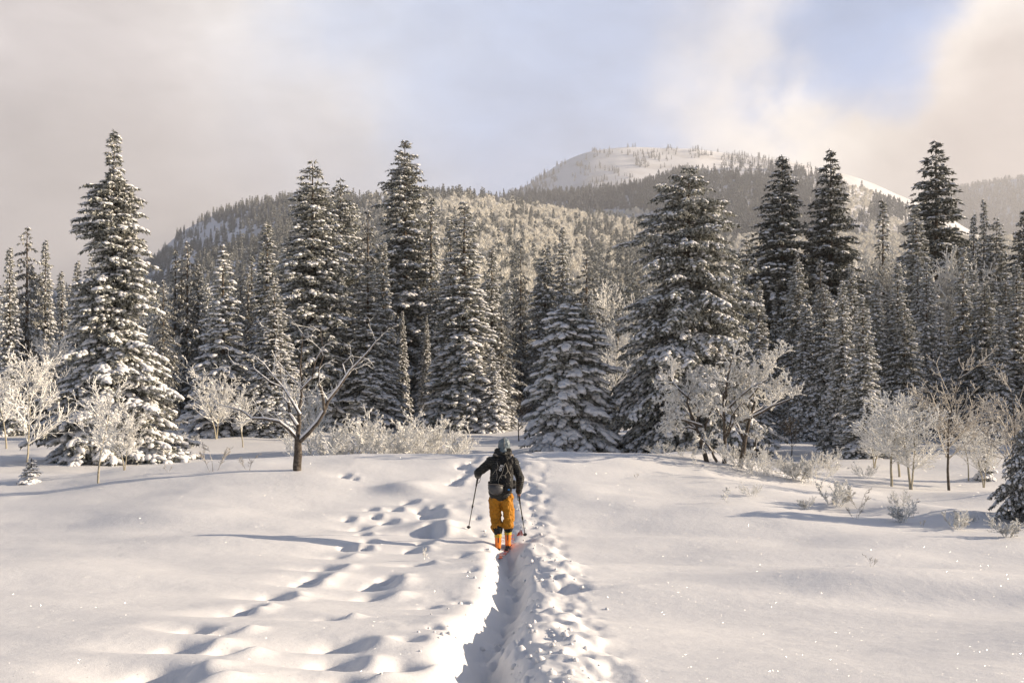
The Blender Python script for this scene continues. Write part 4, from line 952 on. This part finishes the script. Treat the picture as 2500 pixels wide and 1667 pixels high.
# belt at the foot of the hill, far beyond the counted trees
rng, px, row, P, s = sample(hillA, 3000, -.60, .60, 55, .005, .16)
kk = rng.random(len(px)) < .9
k1 = kk & (rng.random(len(px)) < .6)
scatter('valley_firs', P[k1], sc3(rng, k1.sum(), 10, 19), PRO['fc'], 'firs at the foot of the hill behind the tree belt', 'wood')
k2 = kk & ~k1
scatter('valley_aspens', P[k2], sc3(rng, k2.sum(), 12, 18, .8, 1.4), PRO['ab'], 'frosted aspens at the foot of the hill behind the tree belt', 'wood')
# ------------------------------------------------------------------ the skier
def cap(p0, p1, r0, r1, fx=1.0, fy=1.0, k=16, hs=4):
    """closed tapered capsule; fx, fy flatten the section along world x and y"""
    p0 = np.array(p0, float); p1 = np.array(p1, float); d = p1 - p0; ln = np.linalg.norm(d)
    d = d / ln if ln > 1e-6 else np.array([0, 0, 1.])
    ref = np.array([1., 0, 0]) if abs(d[2]) > .7 else np.array([0, 0, 1.])
    a = np.cross(d, ref); a /= np.linalg.norm(a); b = np.cross(d, a)
    rings = []
    for i in range(1, hs + 1):
        t = math.pi / 2 * i / hs; rings.append((p0 - d * r0 * math.cos(t), r0 * math.sin(t)))
    for i in range(0, hs):
        t = math.pi / 2 * i / hs; rings.append((p1 + d * r1 * math.sin(t), r1 * math.cos(t)))
    V = [p0 - d * r0]
    for c, r in rings:
        for j in range(k):
            an = 2 * math.pi * j / k; V.append(c + (a * math.cos(an) + b * math.sin(an)) * r)
    V.append(p1 + d * r1); V = np.array(V)
    mid = p0 + np.outer(np.clip((V - p0) @ d, 0, ln), d)
    off = V - mid; off[:, 0] *= fx; off[:, 1] *= fy; V = mid + off
    Fc = [];
    for j in range(k): Fc.append([0, 1 + (j + 1) % k, 1 + j])
    n = len(rings)
    for i in range(n - 1):
        for j in range(k):
            A = 1 + i * k + j; Bq = 1 + i * k + (j + 1) % k; Fc += [[A, Bq, Bq + k], [A, Bq + k, A + k]]
    e = 1 + n * k
    for j in range(k): Fc.append([e, 1 + (n - 1) * k + j, 1 + (n - 1) * k + (j + 1) % k])
    return V, np.array(Fc)
def box(c, s, rot=None, top=1.0):
    V = np.array([[x, y, z] for x in (-.5, .5) for y in (-.5, .5) for z in (-.5, .5)], float) * np.array(s)
    V[V[:, 2] > 0, :2] *= top
    if rot is not None: V = V @ np.array(Matrix.Rotation(rot[1], 3, rot[0])).T
    V += np.array(c, float)
    q = [[0, 1, 3, 2], [4, 6, 7, 5], [0, 4, 5, 1], [2, 3, 7, 6], [0, 2, 6, 4], [1, 5, 7, 3]]
    return V, np.array([t for a in q for t in ([a[0], a[1], a[2]], [a[0], a[2], a[3]])])
def join(parts):
    Vs, Fs, n = [], [], 0
    for V, Fc in parts: Vs.append(V); Fs.append(np.asarray(Fc) + n); n += len(V)
    return np.concatenate(Vs), np.concatenate(Fs)
def blobby(name, parts, m, parent, voxel=.010, smooth=6, wrinkle=0.0, wscale=.06):
    V, Fc = join(parts)
    o = obj(name, mesh_np(name, V, Fc, [m], True), parent)
    r = o.modifiers.new('merge', 'REMESH'); r.mode = 'VOXEL'; r.voxel_size = voxel; r.use_smooth_shade = True
    s = o.modifiers.new('soften', 'SMOOTH'); s.iterations = smooth; s.factor = .5
    if wrinkle:
        tx = bpy.data.textures.new(name + '_folds', 'CLOUDS'); tx.noise_scale = wscale; tx.noise_depth = 2
        dm = o.modifiers.new('folds', 'DISPLACE'); dm.texture = tx; dm.strength = wrinkle; dm.mid_level = .5; dm.texture_coords = 'LOCAL'
    return o
def solid(name, parts, m, parent, bevel=0.0, smooth=False):
    V, Fc = join(parts); o = obj(name, mesh_np(name, V, Fc, [m], smooth), parent)
    if bevel:
        b = o.modifiers.new('bevel', 'BEVEL'); b.width = bevel; b.segments = 2; b.limit_method = 'ANGLE'
    return o
def cord(name, pts, r, m, parent, k=5):
    P = np.array(pts, float); 
    V, Q = tube_mesh(P[:-1], P[1:], np.full(len(P) - 1, r), np.full(len(P) - 1, r), k)
    o = obj(name, mesh_np(name, V, Q, [m], True), parent); return o
def smooth_path(pts, n=6):
    P = [Vector(p) for p in pts]; out = []
    for i in range(len(P) - 1):
        a = P[max(i - 1, 0)]; b = P[i]; c = P[i + 1]; d = P[min(i + 2, len(P) - 1)]
        for j in range(n):
            t = j / n
            out.append(.5 * ((2 * b) + (-a + c) * t + (2 * a - 5 * b + 4 * c - d) * t * t + (-a + 3 * b - 3 * c + d) * t ** 3))
    out.append(P[-1]); return [tuple(p) for p in out]

def fabric(name, col, col2=None, quilt=False, rough=.75, spec=.2):
    m = mat(name, col, rough, spec, noise=(9, col2 or tuple(c * .7 for c in col), .35, .75), bump=(55, .25, .004))
    if quilt:
        t = m.node_tree; co = t.nodes.new('ShaderNodeTexCoord'); w = t.nodes.new('ShaderNodeTexWave'); w.wave_type = 'BANDS'; w.bands_direction = 'Z'
        w.inputs['Scale'].default_value = 9; w.inputs['Distortion'].default_value = 1.2; w.inputs['Detail'].default_value = 1
        t.links.new(co.outputs['Object'], w.inputs['Vector'])
        b = t.nodes.new('ShaderNodeBump'); b.inputs['Strength'].default_value = .8; b.inputs['Distance'].default_value = .012
        t.links.new(w.outputs['Fac'], b.inputs['Height']); p = t.nodes['Principled BSDF']
        old = p.inputs['Normal'].links[0].from_socket; t.links.new(old, b.inputs['Normal']); t.links.new(b.outputs[0], p.inputs['Normal'])
    return m
M['skin'] = mat('skin', (.42, .22, .15), .5, .4)
M['hair'] = mat('hair', (.05, .035, .02), .7, .2)
M['jacket'] = fabric('charcoal_down_jacket', (.020, .021, .019), (.012, .012, .012), True, .5, .35)
M['hoodf'] = fabric('slate_blue_hood', (.16, .20, .23), (.10, .13, .15), rough=.5, spec=.4)
M['trousers'] = fabric('ochre_ski_trousers', (.42, .185, .016), (.34, .14, .012), rough=.7)
M['black'] = fabric('black_nylon', (.008, .008, .009), (.014, .014, .014), rough=.6)
M['cord'] = mat('pale_cord', (.45, .41, .34), .7, .2)
M['strapgrey'] = mat('grey_strap', (.20, .18, .16), .7, .2)
M['orange'] = mat('orange_plastic', (.85, .21, .012), .35, .5, coat=.3)
M['lime'] = mat('lime_plastic', (.50, .52, .03), .4, .5)
M['darkplastic'] = mat('dark_plastic', (.02, .02, .022), .4, .5)
M['helmet'] = mat('grey_helmet_shell', (.055, .055, .058), .45, .4, noise=(14, (.08, .08, .085), .4, .7))
M['metal'] = mat('steel', (.45, .45, .45), .3, .5, metallic=1)
M['redski'] = mat('red_ski_topsheet', (.55, .07, .04), .4, .5, noise=(9, (.80, .66, .62), .45, .62))
M['white'] = mat('white_print', (.75, .75, .75), .6, .2)
M['blue'] = mat('blue_plastic', (.02, .20, .55), .4, .5)
M['goldpole'] = mat('black_gold_pole', (.03, .028, .022), .35, .5, noise=(5, (.35, .25, .08), .62, .68))

sx, sy = hit(1237, 1347, terr, 12)
SZ = tz(sx, sy); PXM = F / sy
def P(px, row, dy=0.0):
    """local point from a photo pixel, dy metres in front of (+) or behind (-) the feet"""
    y = sy + dy
    return np.array([(px - 1250) / F * y - sx, dy, EYE + (HOR - row) / F * y - SZ])
man = empty('person', (sx, sy, SZ))
tag(man, 'skier seen from behind in charcoal jacket, ochre trousers and orange boots', 'person')
# lean: the upper body reaches forward over the skis
hipL, hipR = P(1209, 1222, .12), P(1237, 1222, .10)
kneL, kneR = P(1210, 1262, .16), P(1243, 1260, .12)
ankL, ankR = P(1216, 1304, .01), P(1240, 1300, .09)
pel, chest, neck = P(1224, 1205, .10), P(1226, 1135, .24), P(1229, 1106, .30)
shL, shR = P(1199, 1127, .25), P(1253, 1129, .25)
elL, elR = P(1167, 1154, .20), P(1270, 1168, .20)
haL, haR = P(1167, 1163, .42), P(1266, 1206, .26)
head = P(1231, 1089, .34)
# hands with five fingers wrapped round the grips
def hand(c, side, gd):
    """c palm centre, side -1 left / +1 right, gd direction of the pole"""
    gd = np.array(gd, float); gd /= np.linalg.norm(gd); out_ = np.array([side, 0, 0.]); fw = np.cross(gd, out_); fw /= np.linalg.norm(fw)
    if fw[1] < 0: fw = -fw
    ps = [cap(c + out_ * .012 - gd * .028, c + out_ * .012 + gd * .03, .022, .021, k=10, hs=3)]
    for i, (ln) in enumerate((.9, 1.0, .95, .8)):
        o_ = gd * (-.034 + i * .022)
        a = c + out_ * .022 + o_ + fw * .012; b = c + out_ * .016 + o_ + fw * .045 * ln; d_ = c - out_ * .018 + o_ + fw * .046 * ln; e = c - out_ * .030 + o_ + fw * .020
        ps += [cap(a, b, .0105, .0100, k=8, hs=2), cap(b, d_, .0100, .0092, k=8, hs=2), cap(d_, e, .0092, .0080, k=8, hs=2)]
    a = c - gd * .040 + out_ * .010; b = a - out_ * .030 + fw * .012 - gd * .004; d_ = b - out_ * .008 + fw * .026 + gd * .01
    ps += [cap(a, b, .013, .0115, k=8, hs=2), cap(b, d_, .0115, .0095, k=8, hs=2)]
    return ps
tipL = hit(1143, 1290, terr, 12); tipR = hit(1283, 1307, terr, 12)
tL = np.array([tipL[0] - sx, tipL[1] - sy, tz(*tipL) - SZ - .03]); tR = np.array([tipR[0] - sx, tipR[1] - sy, tz(*tipR) - SZ - .03])
bp = [cap(pel, chest, .125, .14, 1.1, .8), cap(chest, neck, .13, .06), cap(shL, shR, .06, .06), cap(neck, head, .055, .06),
      cap(head + [0, -.01, .02], head + [0, .015, .0], .095, .090, .86, 1.0), cap(head + [0, .03, -.05], head + [0, .06, -.075], .055, .040, .9, 1),
      cap(head + [0, .098, .0], head + [0, .118, -.028], .010, .014, k=8), cap(head + [-.035, .090, .018], head + [-.030, .092, .018], .014, .014, k=8), cap(head + [.035, .090, .018], head + [.030, .092, .018], .014, .014, k=8),
      cap(head + [-.025, .092, -.062], head + [.025, .092, -.062], .009, .009, k=8), cap(head + [-.084, 0, .01], head + [-.084, -.01, -.02], .016, .012, .5, 1, k=8), cap(head + [.084, 0, .01], head + [.084, -.01, -.02], .016, .012, .5, 1, k=8)]
for sh, el, ha, sg, tp in ((shL, elL, haL, -1, tL), (shR, elR, haR, 1, tR)):
    wr = ha + (el - ha) / np.linalg.norm(el - ha) * .06
    bp += [cap(sh, el, .052, .042), cap(el, wr, .040, .026)] + [cap(wr, ha, .026, .024)] + hand(ha, sg, tp - ha)
for hp, kn, an in ((hipL, kneL, ankL), (hipR, kneR, ankR)):
    bp += [cap(hp, kn, .085, .062), cap(kn, an, .056, .038), cap(an, an + [0, 0, -.13], .036, .036), cap(an + [0, 0, -.15], an + [0, .15, -.17], .034, .028)]
body = blobby('body', bp, M['skin'], man, .007, 2)
# trousers
tp_ = [cap(P(1212, 1214, .10), P(1239, 1214, .10), .105, .105, 1.0, 1.1)]
for hp, kn, an, low in ((hipL, kneL, ankL, P(1213, 1284, .06)), (hipR, kneR, ankR, P(1241, 1276, .07))):
    tp_ += [cap(hp, kn, .112, .092, 1.0, 1.15), cap(kn, low, .092, .088), cap(low + [0, 0, .02], low + [0, 0, -.012], .100, .104)]
tr = blobby('trousers', tp_, M['trousers'], man, .009, 4, .060, .065)
for nm_, an, low, top in (('l', ankL, P(1215, 1292, .02), P(1214, 1287, .04)), ('r', ankR, P(1241, 1286, .08), P(1241, 1280, .06))):
    blobby('boot_gaiter', [cap(top, low, .070, .078), cap(low, low + [0, 0, -.03], .086, .076)], M['black'], man, .009, 3, .03, .03)
# jacket, hood, collar
jp = [cap(P(1221, 1196, .10), P(1226, 1140, .22), .168, .175, 1.12, .86), cap(P(1221, 1200, .09), P(1221, 1193, .10), .180, .172, 1.12, .88), cap(shL, shR, .098, .098, 1, 1.15), cap(P(1228, 1122, .26), P(1229, 1108, .29), .125, .085)]
for sh, el, ha in ((shL, elL, haL), (shR, elR, haR)):
    wr = ha + (el - ha) / np.linalg.norm(el - ha) * .055
    jp += [cap(sh, el, .088, .072), cap(el, wr, .072, .056)]
jk = blobby('jacket', jp, M['jacket'], man, .009, 4, .022, .05)
blobby('jacket_collar', [cap(P(1213, 1108, .24), P(1228, 1112, .17), .058, .062), cap(P(1228, 1112, .17), P(1243, 1107, .24), .062, .055), cap(P(1216, 1102, .26), P(1241, 1102, .26), .066, .066)], M['jacket'], man, .009, 3, .03, .04)
hd = blobby('hood', [cap(head + [0, -.02, .035], head + [0, -.01, -.03], .108, .108, .96, 1.08), cap(head + [0, -.03, .085], head + [0, -.02, .05], .062, .09),  cap(head + [0, 0, -.05], neck + [0, -.03, .02], .100, .10), cap(head + [0, .03, .03], head + [0, .05, 0], .10, .095, 1, .9)], M['hoodf'], man, .009, 4, .035, .045)
cord('hood_seam', smooth_path([head + [.0, -.145, .0], head + [.0, -.135, .06], head + [.0, -.08, .128], head + [0, .0, .15]]), .004, M['strapgrey'], man)
# boots
def boot(an, px_, top, yaw, raise_=0.0):
    e = empty('boot'); e.parent = man; e.location = (an[0], an[1], raise_); e.rotation_euler = (R(-4), 0, yaw)
    h = an[2] - raise_
    shell = [cap((0, .0, .10), (0, -.01, .05), .052, .050, 1, 1.2, 14), cap((0, .0, .05), (0, .19, .045), .050, .044, 1.0, 1, 14), cap((0, -.01, .27), (0, .0, .09), .062, .056, .95, 1.12, 14)]
    blobby('shell', shell, M['orange'], e, .007, 3)
    V, Q = tube_mesh([[0, -.010, .250], [0, -.010, .215]], [[0, -.012, .262], [0, -.010, .228]], [.068, .066], [.068, .066], 18)
    solid('cuff_strap', [(V * np.array([1, 1.12, 1]) + np.array([0, 0, 0]), np.concatenate([Q[:, [0, 1, 2]], Q[:, [0, 2, 3]]]))], M['lime'], e)
    V, Q = tube_mesh([[0, -.01, .262]], [[0, -.012, .325]], [.060], [.068], 16)
    solid('cuff_tongue', [(V * np.array([1, 1.1, 1]), np.concatenate([Q[:, [0, 1, 2]], Q[:, [0, 2, 3]]]))], M['lime'], e)
    solid('walk_lever', [box((0, -.082, .165), (.016, .018, .085)), box((0, -.080, .215), (.008, .012, .06))], M['darkplastic'], e, .003)
    solid('sole', [box((0, .085, .004), (.078, .30, .022)), box((0, -.055, .010), (.070, .06, .035))], M['darkplastic'], e, .004)
    for zz, yy in ((.14, .03), (.20, .02)):
        cord('buckle', smooth_path([(.045, yy, zz), (.085, yy - .01, zz + .012), (.105, yy - .02, zz), (.085, yy - .01, zz - .014), (.048, yy, zz - .008)], 4), .0035, M['orange'], e)
    return e
boot(np.array([P(1216, 1340)[0], .02, 0]), 0, 0, R(3), .035)
boot(np.array([P(1240, 1338)[0], .10, 0]), 0, 0, R(-4), .065)
# skis
def ski(label, x, y, z, yaw, pitch, back, front, m):
    e = empty('ski', (sx + x, sy + y, SZ + z)); e.rotation_euler = (pitch, 0, yaw); tag(e, label, 'ski', 'skis under the skier')
    n = 26; V = []
    for i in range(n):
        t = i / (n - 1); yy = -back + (back + front) * t
        wv_ = .054 - .012 * math.sin(math.pi * t) ; 
        if t > .93: wv_ *= math.sqrt(max(0.0, 1 - ((t - .93) / .071) ** 2)) + .02
        if t < .04: wv_ *= .75 + .25 * t / .04
        up = .10 * max(0, (t - .88) / .12) ** 2 + .02 * max(0, (.06 - t) / .06)
        for xx, zz in ((-wv_, 0), (wv_, 0), (wv_, .012), (-wv_, .012)): V.append((xx, yy, zz + up))
    Fq = []
    for i in range(n - 1):
        for j in range(4): Fq.append([i * 4 + j, i * 4 + (j + 1) % 4, i * 4 + 4 + (j + 1) % 4, i * 4 + 4 + j])
    Fq += [[3, 2, 1, 0], [(n - 1) * 4 + j for j in range(4)]]
    obj('ski_board', mesh_np('ski_board', V, Fq, [m]), e)
    solid('toe_binding', [box((0, .17, .024), (.06, .07, .024))], M['darkplastic'], e, .003); solid('heel_binding', [box((0, -.10, .028), (.055, .05, .034))], M['darkplastic'], e, .003)
    return e
ski('left red ski, mostly sunk in the trench snow', P(1217, 1340)[0], .02, .012, R(2), R(0), .78, .92, M['redski'])
ski('right red ski, splayed outward across the trench edge', P(1240, 1338)[0], .08, .025, R(-14), R(4.5), .50, .95, M['redski'])
# poles
def pole(label, a, b, wrist):
    a = np.array(a); b = np.array(b); d = (b - a); ln = np.linalg.norm(d); d /= ln
    e = empty('ski_pole', (sx + a[0], sy + a[1], SZ + a[2])); tag(e, label, 'ski pole', 'ski poles of the skier')
    e.rotation_mode = 'QUATERNION'; e.rotation_quaternion = Vector(d).to_track_quat('-Z', 'Y')
    def tub(nm, z0, z1, r0, r1, m, k=10):
        V, Q = tube_mesh([[0, 0, z0]], [[0, 0, z1]], [r0], [r1], k)
        Tt = np.concatenate([Q[:, [0, 1, 2]], Q[:, [0, 2, 3]]]); n0 = len(V); V = np.concatenate([V, [[0, 0, z0], [0, 0, z1]]])
        cp = np.array([[n0, j, (j + 1) % k] for j in range(k)] + [[n0 + 1, k + (j + 1) % k, k + j] for j in range(k)])
        return obj(nm, mesh_np(nm, V, np.concatenate([Tt, cp]), [m], False), e)
    tub('grip', .07, -.10, .019, .017, M['darkplastic']); tub('lower_grip', -.105, -.22, .0165, .015, M['darkplastic'])
    tub('upper_shaft', -.22, -ln * .55, .0105, .010, M['goldpole']); tub('flick_lock', -ln * .55 + .03, -ln * .55 - .03, .017, .016, M['darkplastic'])
    tub('lower_shaft', -ln * .55 - .03, -ln + .02, .0085, .0075, M['goldpole']); tub('basket', -ln + .085, -ln + .075, .018, .036, M['darkplastic'], 14)
    tub('tip', -ln + .02, -ln - .01, .005, .002, M['metal'], 6)
    cord('wrist_strap', smooth_path([(0, -.015, .05), (.03, -.05, .0), (.02, -.06, -.08), (-.02, -.045, -.09), (-.01, -.02, .03)], 4), .005, M['black'], e)
pole('ski pole planted left of the skier, held with bent arm', haL, tL, -1)
pole('ski pole planted right of the skier, held low', haR, tR, 1)
# backpack
pk = empty('backpack', (sx, sy, SZ)); tag(pk, 'slim black backpack with pale criss-cross cords on the skier', 'backpack')
pb = P(1234, 1150, .02)
blobby('pack_bag', [cap(P(1233, 1125, .10), P(1236, 1152, .04), .10, .115, 1.0, .75), cap(P(1236, 1152, .04), P(1236, 1186, -.02), .118, .112, 1.05, .75), cap(P(1236, 1190, -.02), P(1236, 1180, -.02), .11, .11, 1, .7)], M['black'], pk, .009, 3, .03, .05)
blobby('pack_lid', [cap(P(1222, 1128, .08), P(1245, 1128, .08), .062, .062, 1, .9)], M['black'], pk, .008, 3, .02, .05)
for s_, a_ in ((-1, [(1214, 1112, .16), (1208, 1108, .22), (1205, 1112, .32)]), (1, [(1246, 1112, .16), (1250, 1110, .22), (1252, 1114, .32)])):
    pts = smooth_path([P(*q) for q in a_]); 
    solid('shoulder_strap', [cap(pts[i], pts[i + 1], .018, .018, 1.3, 1, 8, 2) for i in range(0, len(pts) - 1, 2)], M['strapgrey'], pk, smooth=True)
for s_, q in ((-1, [(1222, 1186, .0), (1200, 1182, .06), (1194, 1178, .2)]), (1, [(1246, 1186, .0), (1256, 1182, .06), (1257, 1178, .2)])):
    pts = [P(*a) for a in q]; solid('hip_belt', [cap(pts[0], pts[1], .035, .03, 1, .7, 10, 3), cap(pts[1], pts[2], .03, .03, .7, 1, 10, 3)], M['black'], pk, smooth=True)
solid('side_pocket', [cap(P(1255, 1176, .08), P(1255, 1188, .08), .035, .038, 1, 1, 10, 3)], M['black'], pk, smooth=True)
def back(px, row, off=.0):
    c = P(px, row, .04 - .0018 * (row - 1150)); q = (px - 1235) / 18.0
    dd = -.088 - off + .045 * q * q
    if row < 1138: dd += .002 * (1138 - row)
    return P(px, row, (.04 - .0012 * (row - 1150)) + dd)
for c_ in ([(1213, 1128), (1216, 1140), (1212, 1150), (1214, 1160), (1212, 1172)], [(1232, 1132), (1228, 1148), (1224, 1160), (1218, 1170), (1217, 1180), (1226, 1186)], [(1234, 1130), (1240, 1148), (1233, 1160), (1236, 1172), (1238, 1184)],
           [(1212, 1145), (1204, 1156), (1197, 1168)], [(1218, 1170), (1223, 1161), (1233, 1161), (1237, 1170)], [(1240, 1148), (1245, 1156), (1247, 1168), (1243, 1180)], [(1222, 1160), (1224, 1168)]):
    cord('cord', smooth_path([back(a, b, .006) for a, b in c_]), .0034, M['cord'], pk)
solid('buckle', [box(back(1242, 1195, .01), (.03, .02, .022))], M['blue'], pk, .002)
tcu = bpy.data.curves.new('lettering', 'FONT'); tcu.body = 'GOJ'; tcu.size = .060; tcu.extrude = .002; tcu.align_x = 'CENTER'; tcu.align_y = 'CENTER'; tcu.offset = .0012
tcu.materials.append(M['white'])
to = bpy.data.objects.new('lettering', tcu); COL.objects.link(to); to.parent = pk
to.location = tuple(back(1223, 1142, .012)); to.rotation_euler = (R(84), 0, 0)
to.rotation_euler = (Matrix.Rotation(R(84), 3, 'X') @ Matrix.Rotation(R(74), 3, 'Z')).to_euler()
bpy.context.view_layer.update()
tme = bpy.data.meshes.new_from_object(to.evaluated_get(bpy.context.evaluated_depsgraph_get())); tme.name = 'lettering'
tw = to.location.copy(), to.rotation_euler.copy(); bpy.data.objects.remove(to)
to = obj('lettering', tme, pk); to.location, to.rotation_euler = tw
# helmet hung on the pack
hc = P(1211, 1190, -.05)
hz = empty('helmet', (sx + hc[0], sy + hc[1], SZ + hc[2])); hz.rotation_euler = (R(168), R(6), 0); tag(hz, 'dark grey ski helmet hanging low on the left of the backpack', 'helmet')
def dome(rx, ry, rz, z_lo, k=28, n=10, ofs=0.0):
    V = [(0, 0, rz)]; 
    for i in range(1, n + 1):
        t = math.pi / 2 * i / n
        for j in range(k):
            a = 2 * math.pi * j / k; V.append((rx * math.sin(t) * math.cos(a), ry * math.sin(t) * math.sin(a), rz * math.cos(t) if i < n else z_lo * (1 + .4 * math.sin(a))))
    T3 = [[0, 1 + j, 1 + (j + 1) % k] for j in range(k)]
    for i in range(n - 1):
        for j in range(k):
            A = 1 + i * k + j; Bq = 1 + i * k + (j + 1) % k; T3 += [[A, A + k, Bq + k], [A, Bq + k, Bq]]
    return np.array(V), np.array(T3)
ho_ = solid('shell', [dome(.135, .115, .125, -.03)], M['helmet'], hz, smooth=True)
sdm = ho_.modifiers.new('thick', 'SOLIDIFY'); sdm.thickness = .018
a_ = np.linspace(0, 2 * math.pi, 25)
cord('rim_trim', [(.137 * math.cos(t), .117 * math.sin(t), -.03 * (1 + .4 * math.sin(t))) for t in a_], .007, M['strapgrey'], hz)
for vx in (-.05, 0, .05): solid('vent', [cap((vx, -.03, .118 - abs(vx) * .25), (vx, .04, .112 - abs(vx) * .25), .008, .008, 1, 1, 8, 2)], M['darkplastic'], hz, smooth=True)
cord('chin_strap', smooth_path([(-.12, 0, -.02), (-.07, .0, -.07), (0, 0, -.09), (.07, 0, -.07), (.12, 0, -.02)]), .006, M['black'], hz)
# kicked up clods of snow round the trench
rng = np.random.default_rng(5); Cc, Sz = [], []
for q in range(240):
    y = rng.uniform(4.2, 20) if rng.random() < .8 else rng.uniform(4.2, 9); s = rng.choice([-1, 1, 1, 1]); x = float(trench_x(y)) + s * abs(rng.normal(.42 if s > 0 else .30, .22))
    if abs(x - float(trench_x(y))) < .15 and rng.random() < .6: continue
    Cc.append((x, y)); Sz.append(.010 + .022 * rng.random() ** 2.5 * (1.3 if s > 0 else 1.0))
Cc = np.array(Cc); Sz = np.array(Sz); zc = terr(Cc[:, 0], Cc[:, 1]) + Sz * .25
axr = rng.normal(0, 1, (len(Cc), 3)); axr[:, 2] *= .2
V, T3 = pads(rng, np.stack([Cc[:, 0], Cc[:, 1], zc], 1), axr, Sz * 1.1, Sz * .9, Sz * .8, 6)
cl = obj('snow_clods', mesh_np('snow_clods', V, T3, [M['snow']], True)); tag(cl, 'crumbs of kicked up snow lying along the trench', 'snow clods', kind='stuff')
# ------------------------------------------------------------------ haze
hv = np.array([[x, y, z] for x in (-17000, 17000) for y in (-17000, 17000) for z in (-8.0, 905.0)])
hq = np.array([[0, 1, 3, 2], [4, 6, 7, 5], [0, 4, 5, 1], [2, 3, 7, 6], [0, 2, 6, 4], [1, 5, 7, 3]])
hm = bpy.data.materials.new('haze_air'); hm.use_nodes = True; ht = hm.node_tree; ht.nodes.clear()
pv = ht.nodes.new('ShaderNodeVolumePrincipled'); pv.inputs['Color'].default_value = (.93, .94, 1, 1)
pv.inputs['Density'].default_value = 1.6e-4; pv.inputs['Anisotropy'].default_value = .2
ho = ht.nodes.new('ShaderNodeOutputMaterial'); ht.links.new(pv.outputs[0], ho.inputs['Volume'])
haze = obj('haze', mesh_np('haze', hv, hq, [hm]))
tag(haze, 'thin pale haze over the valley', 'haze', kind='stuff')
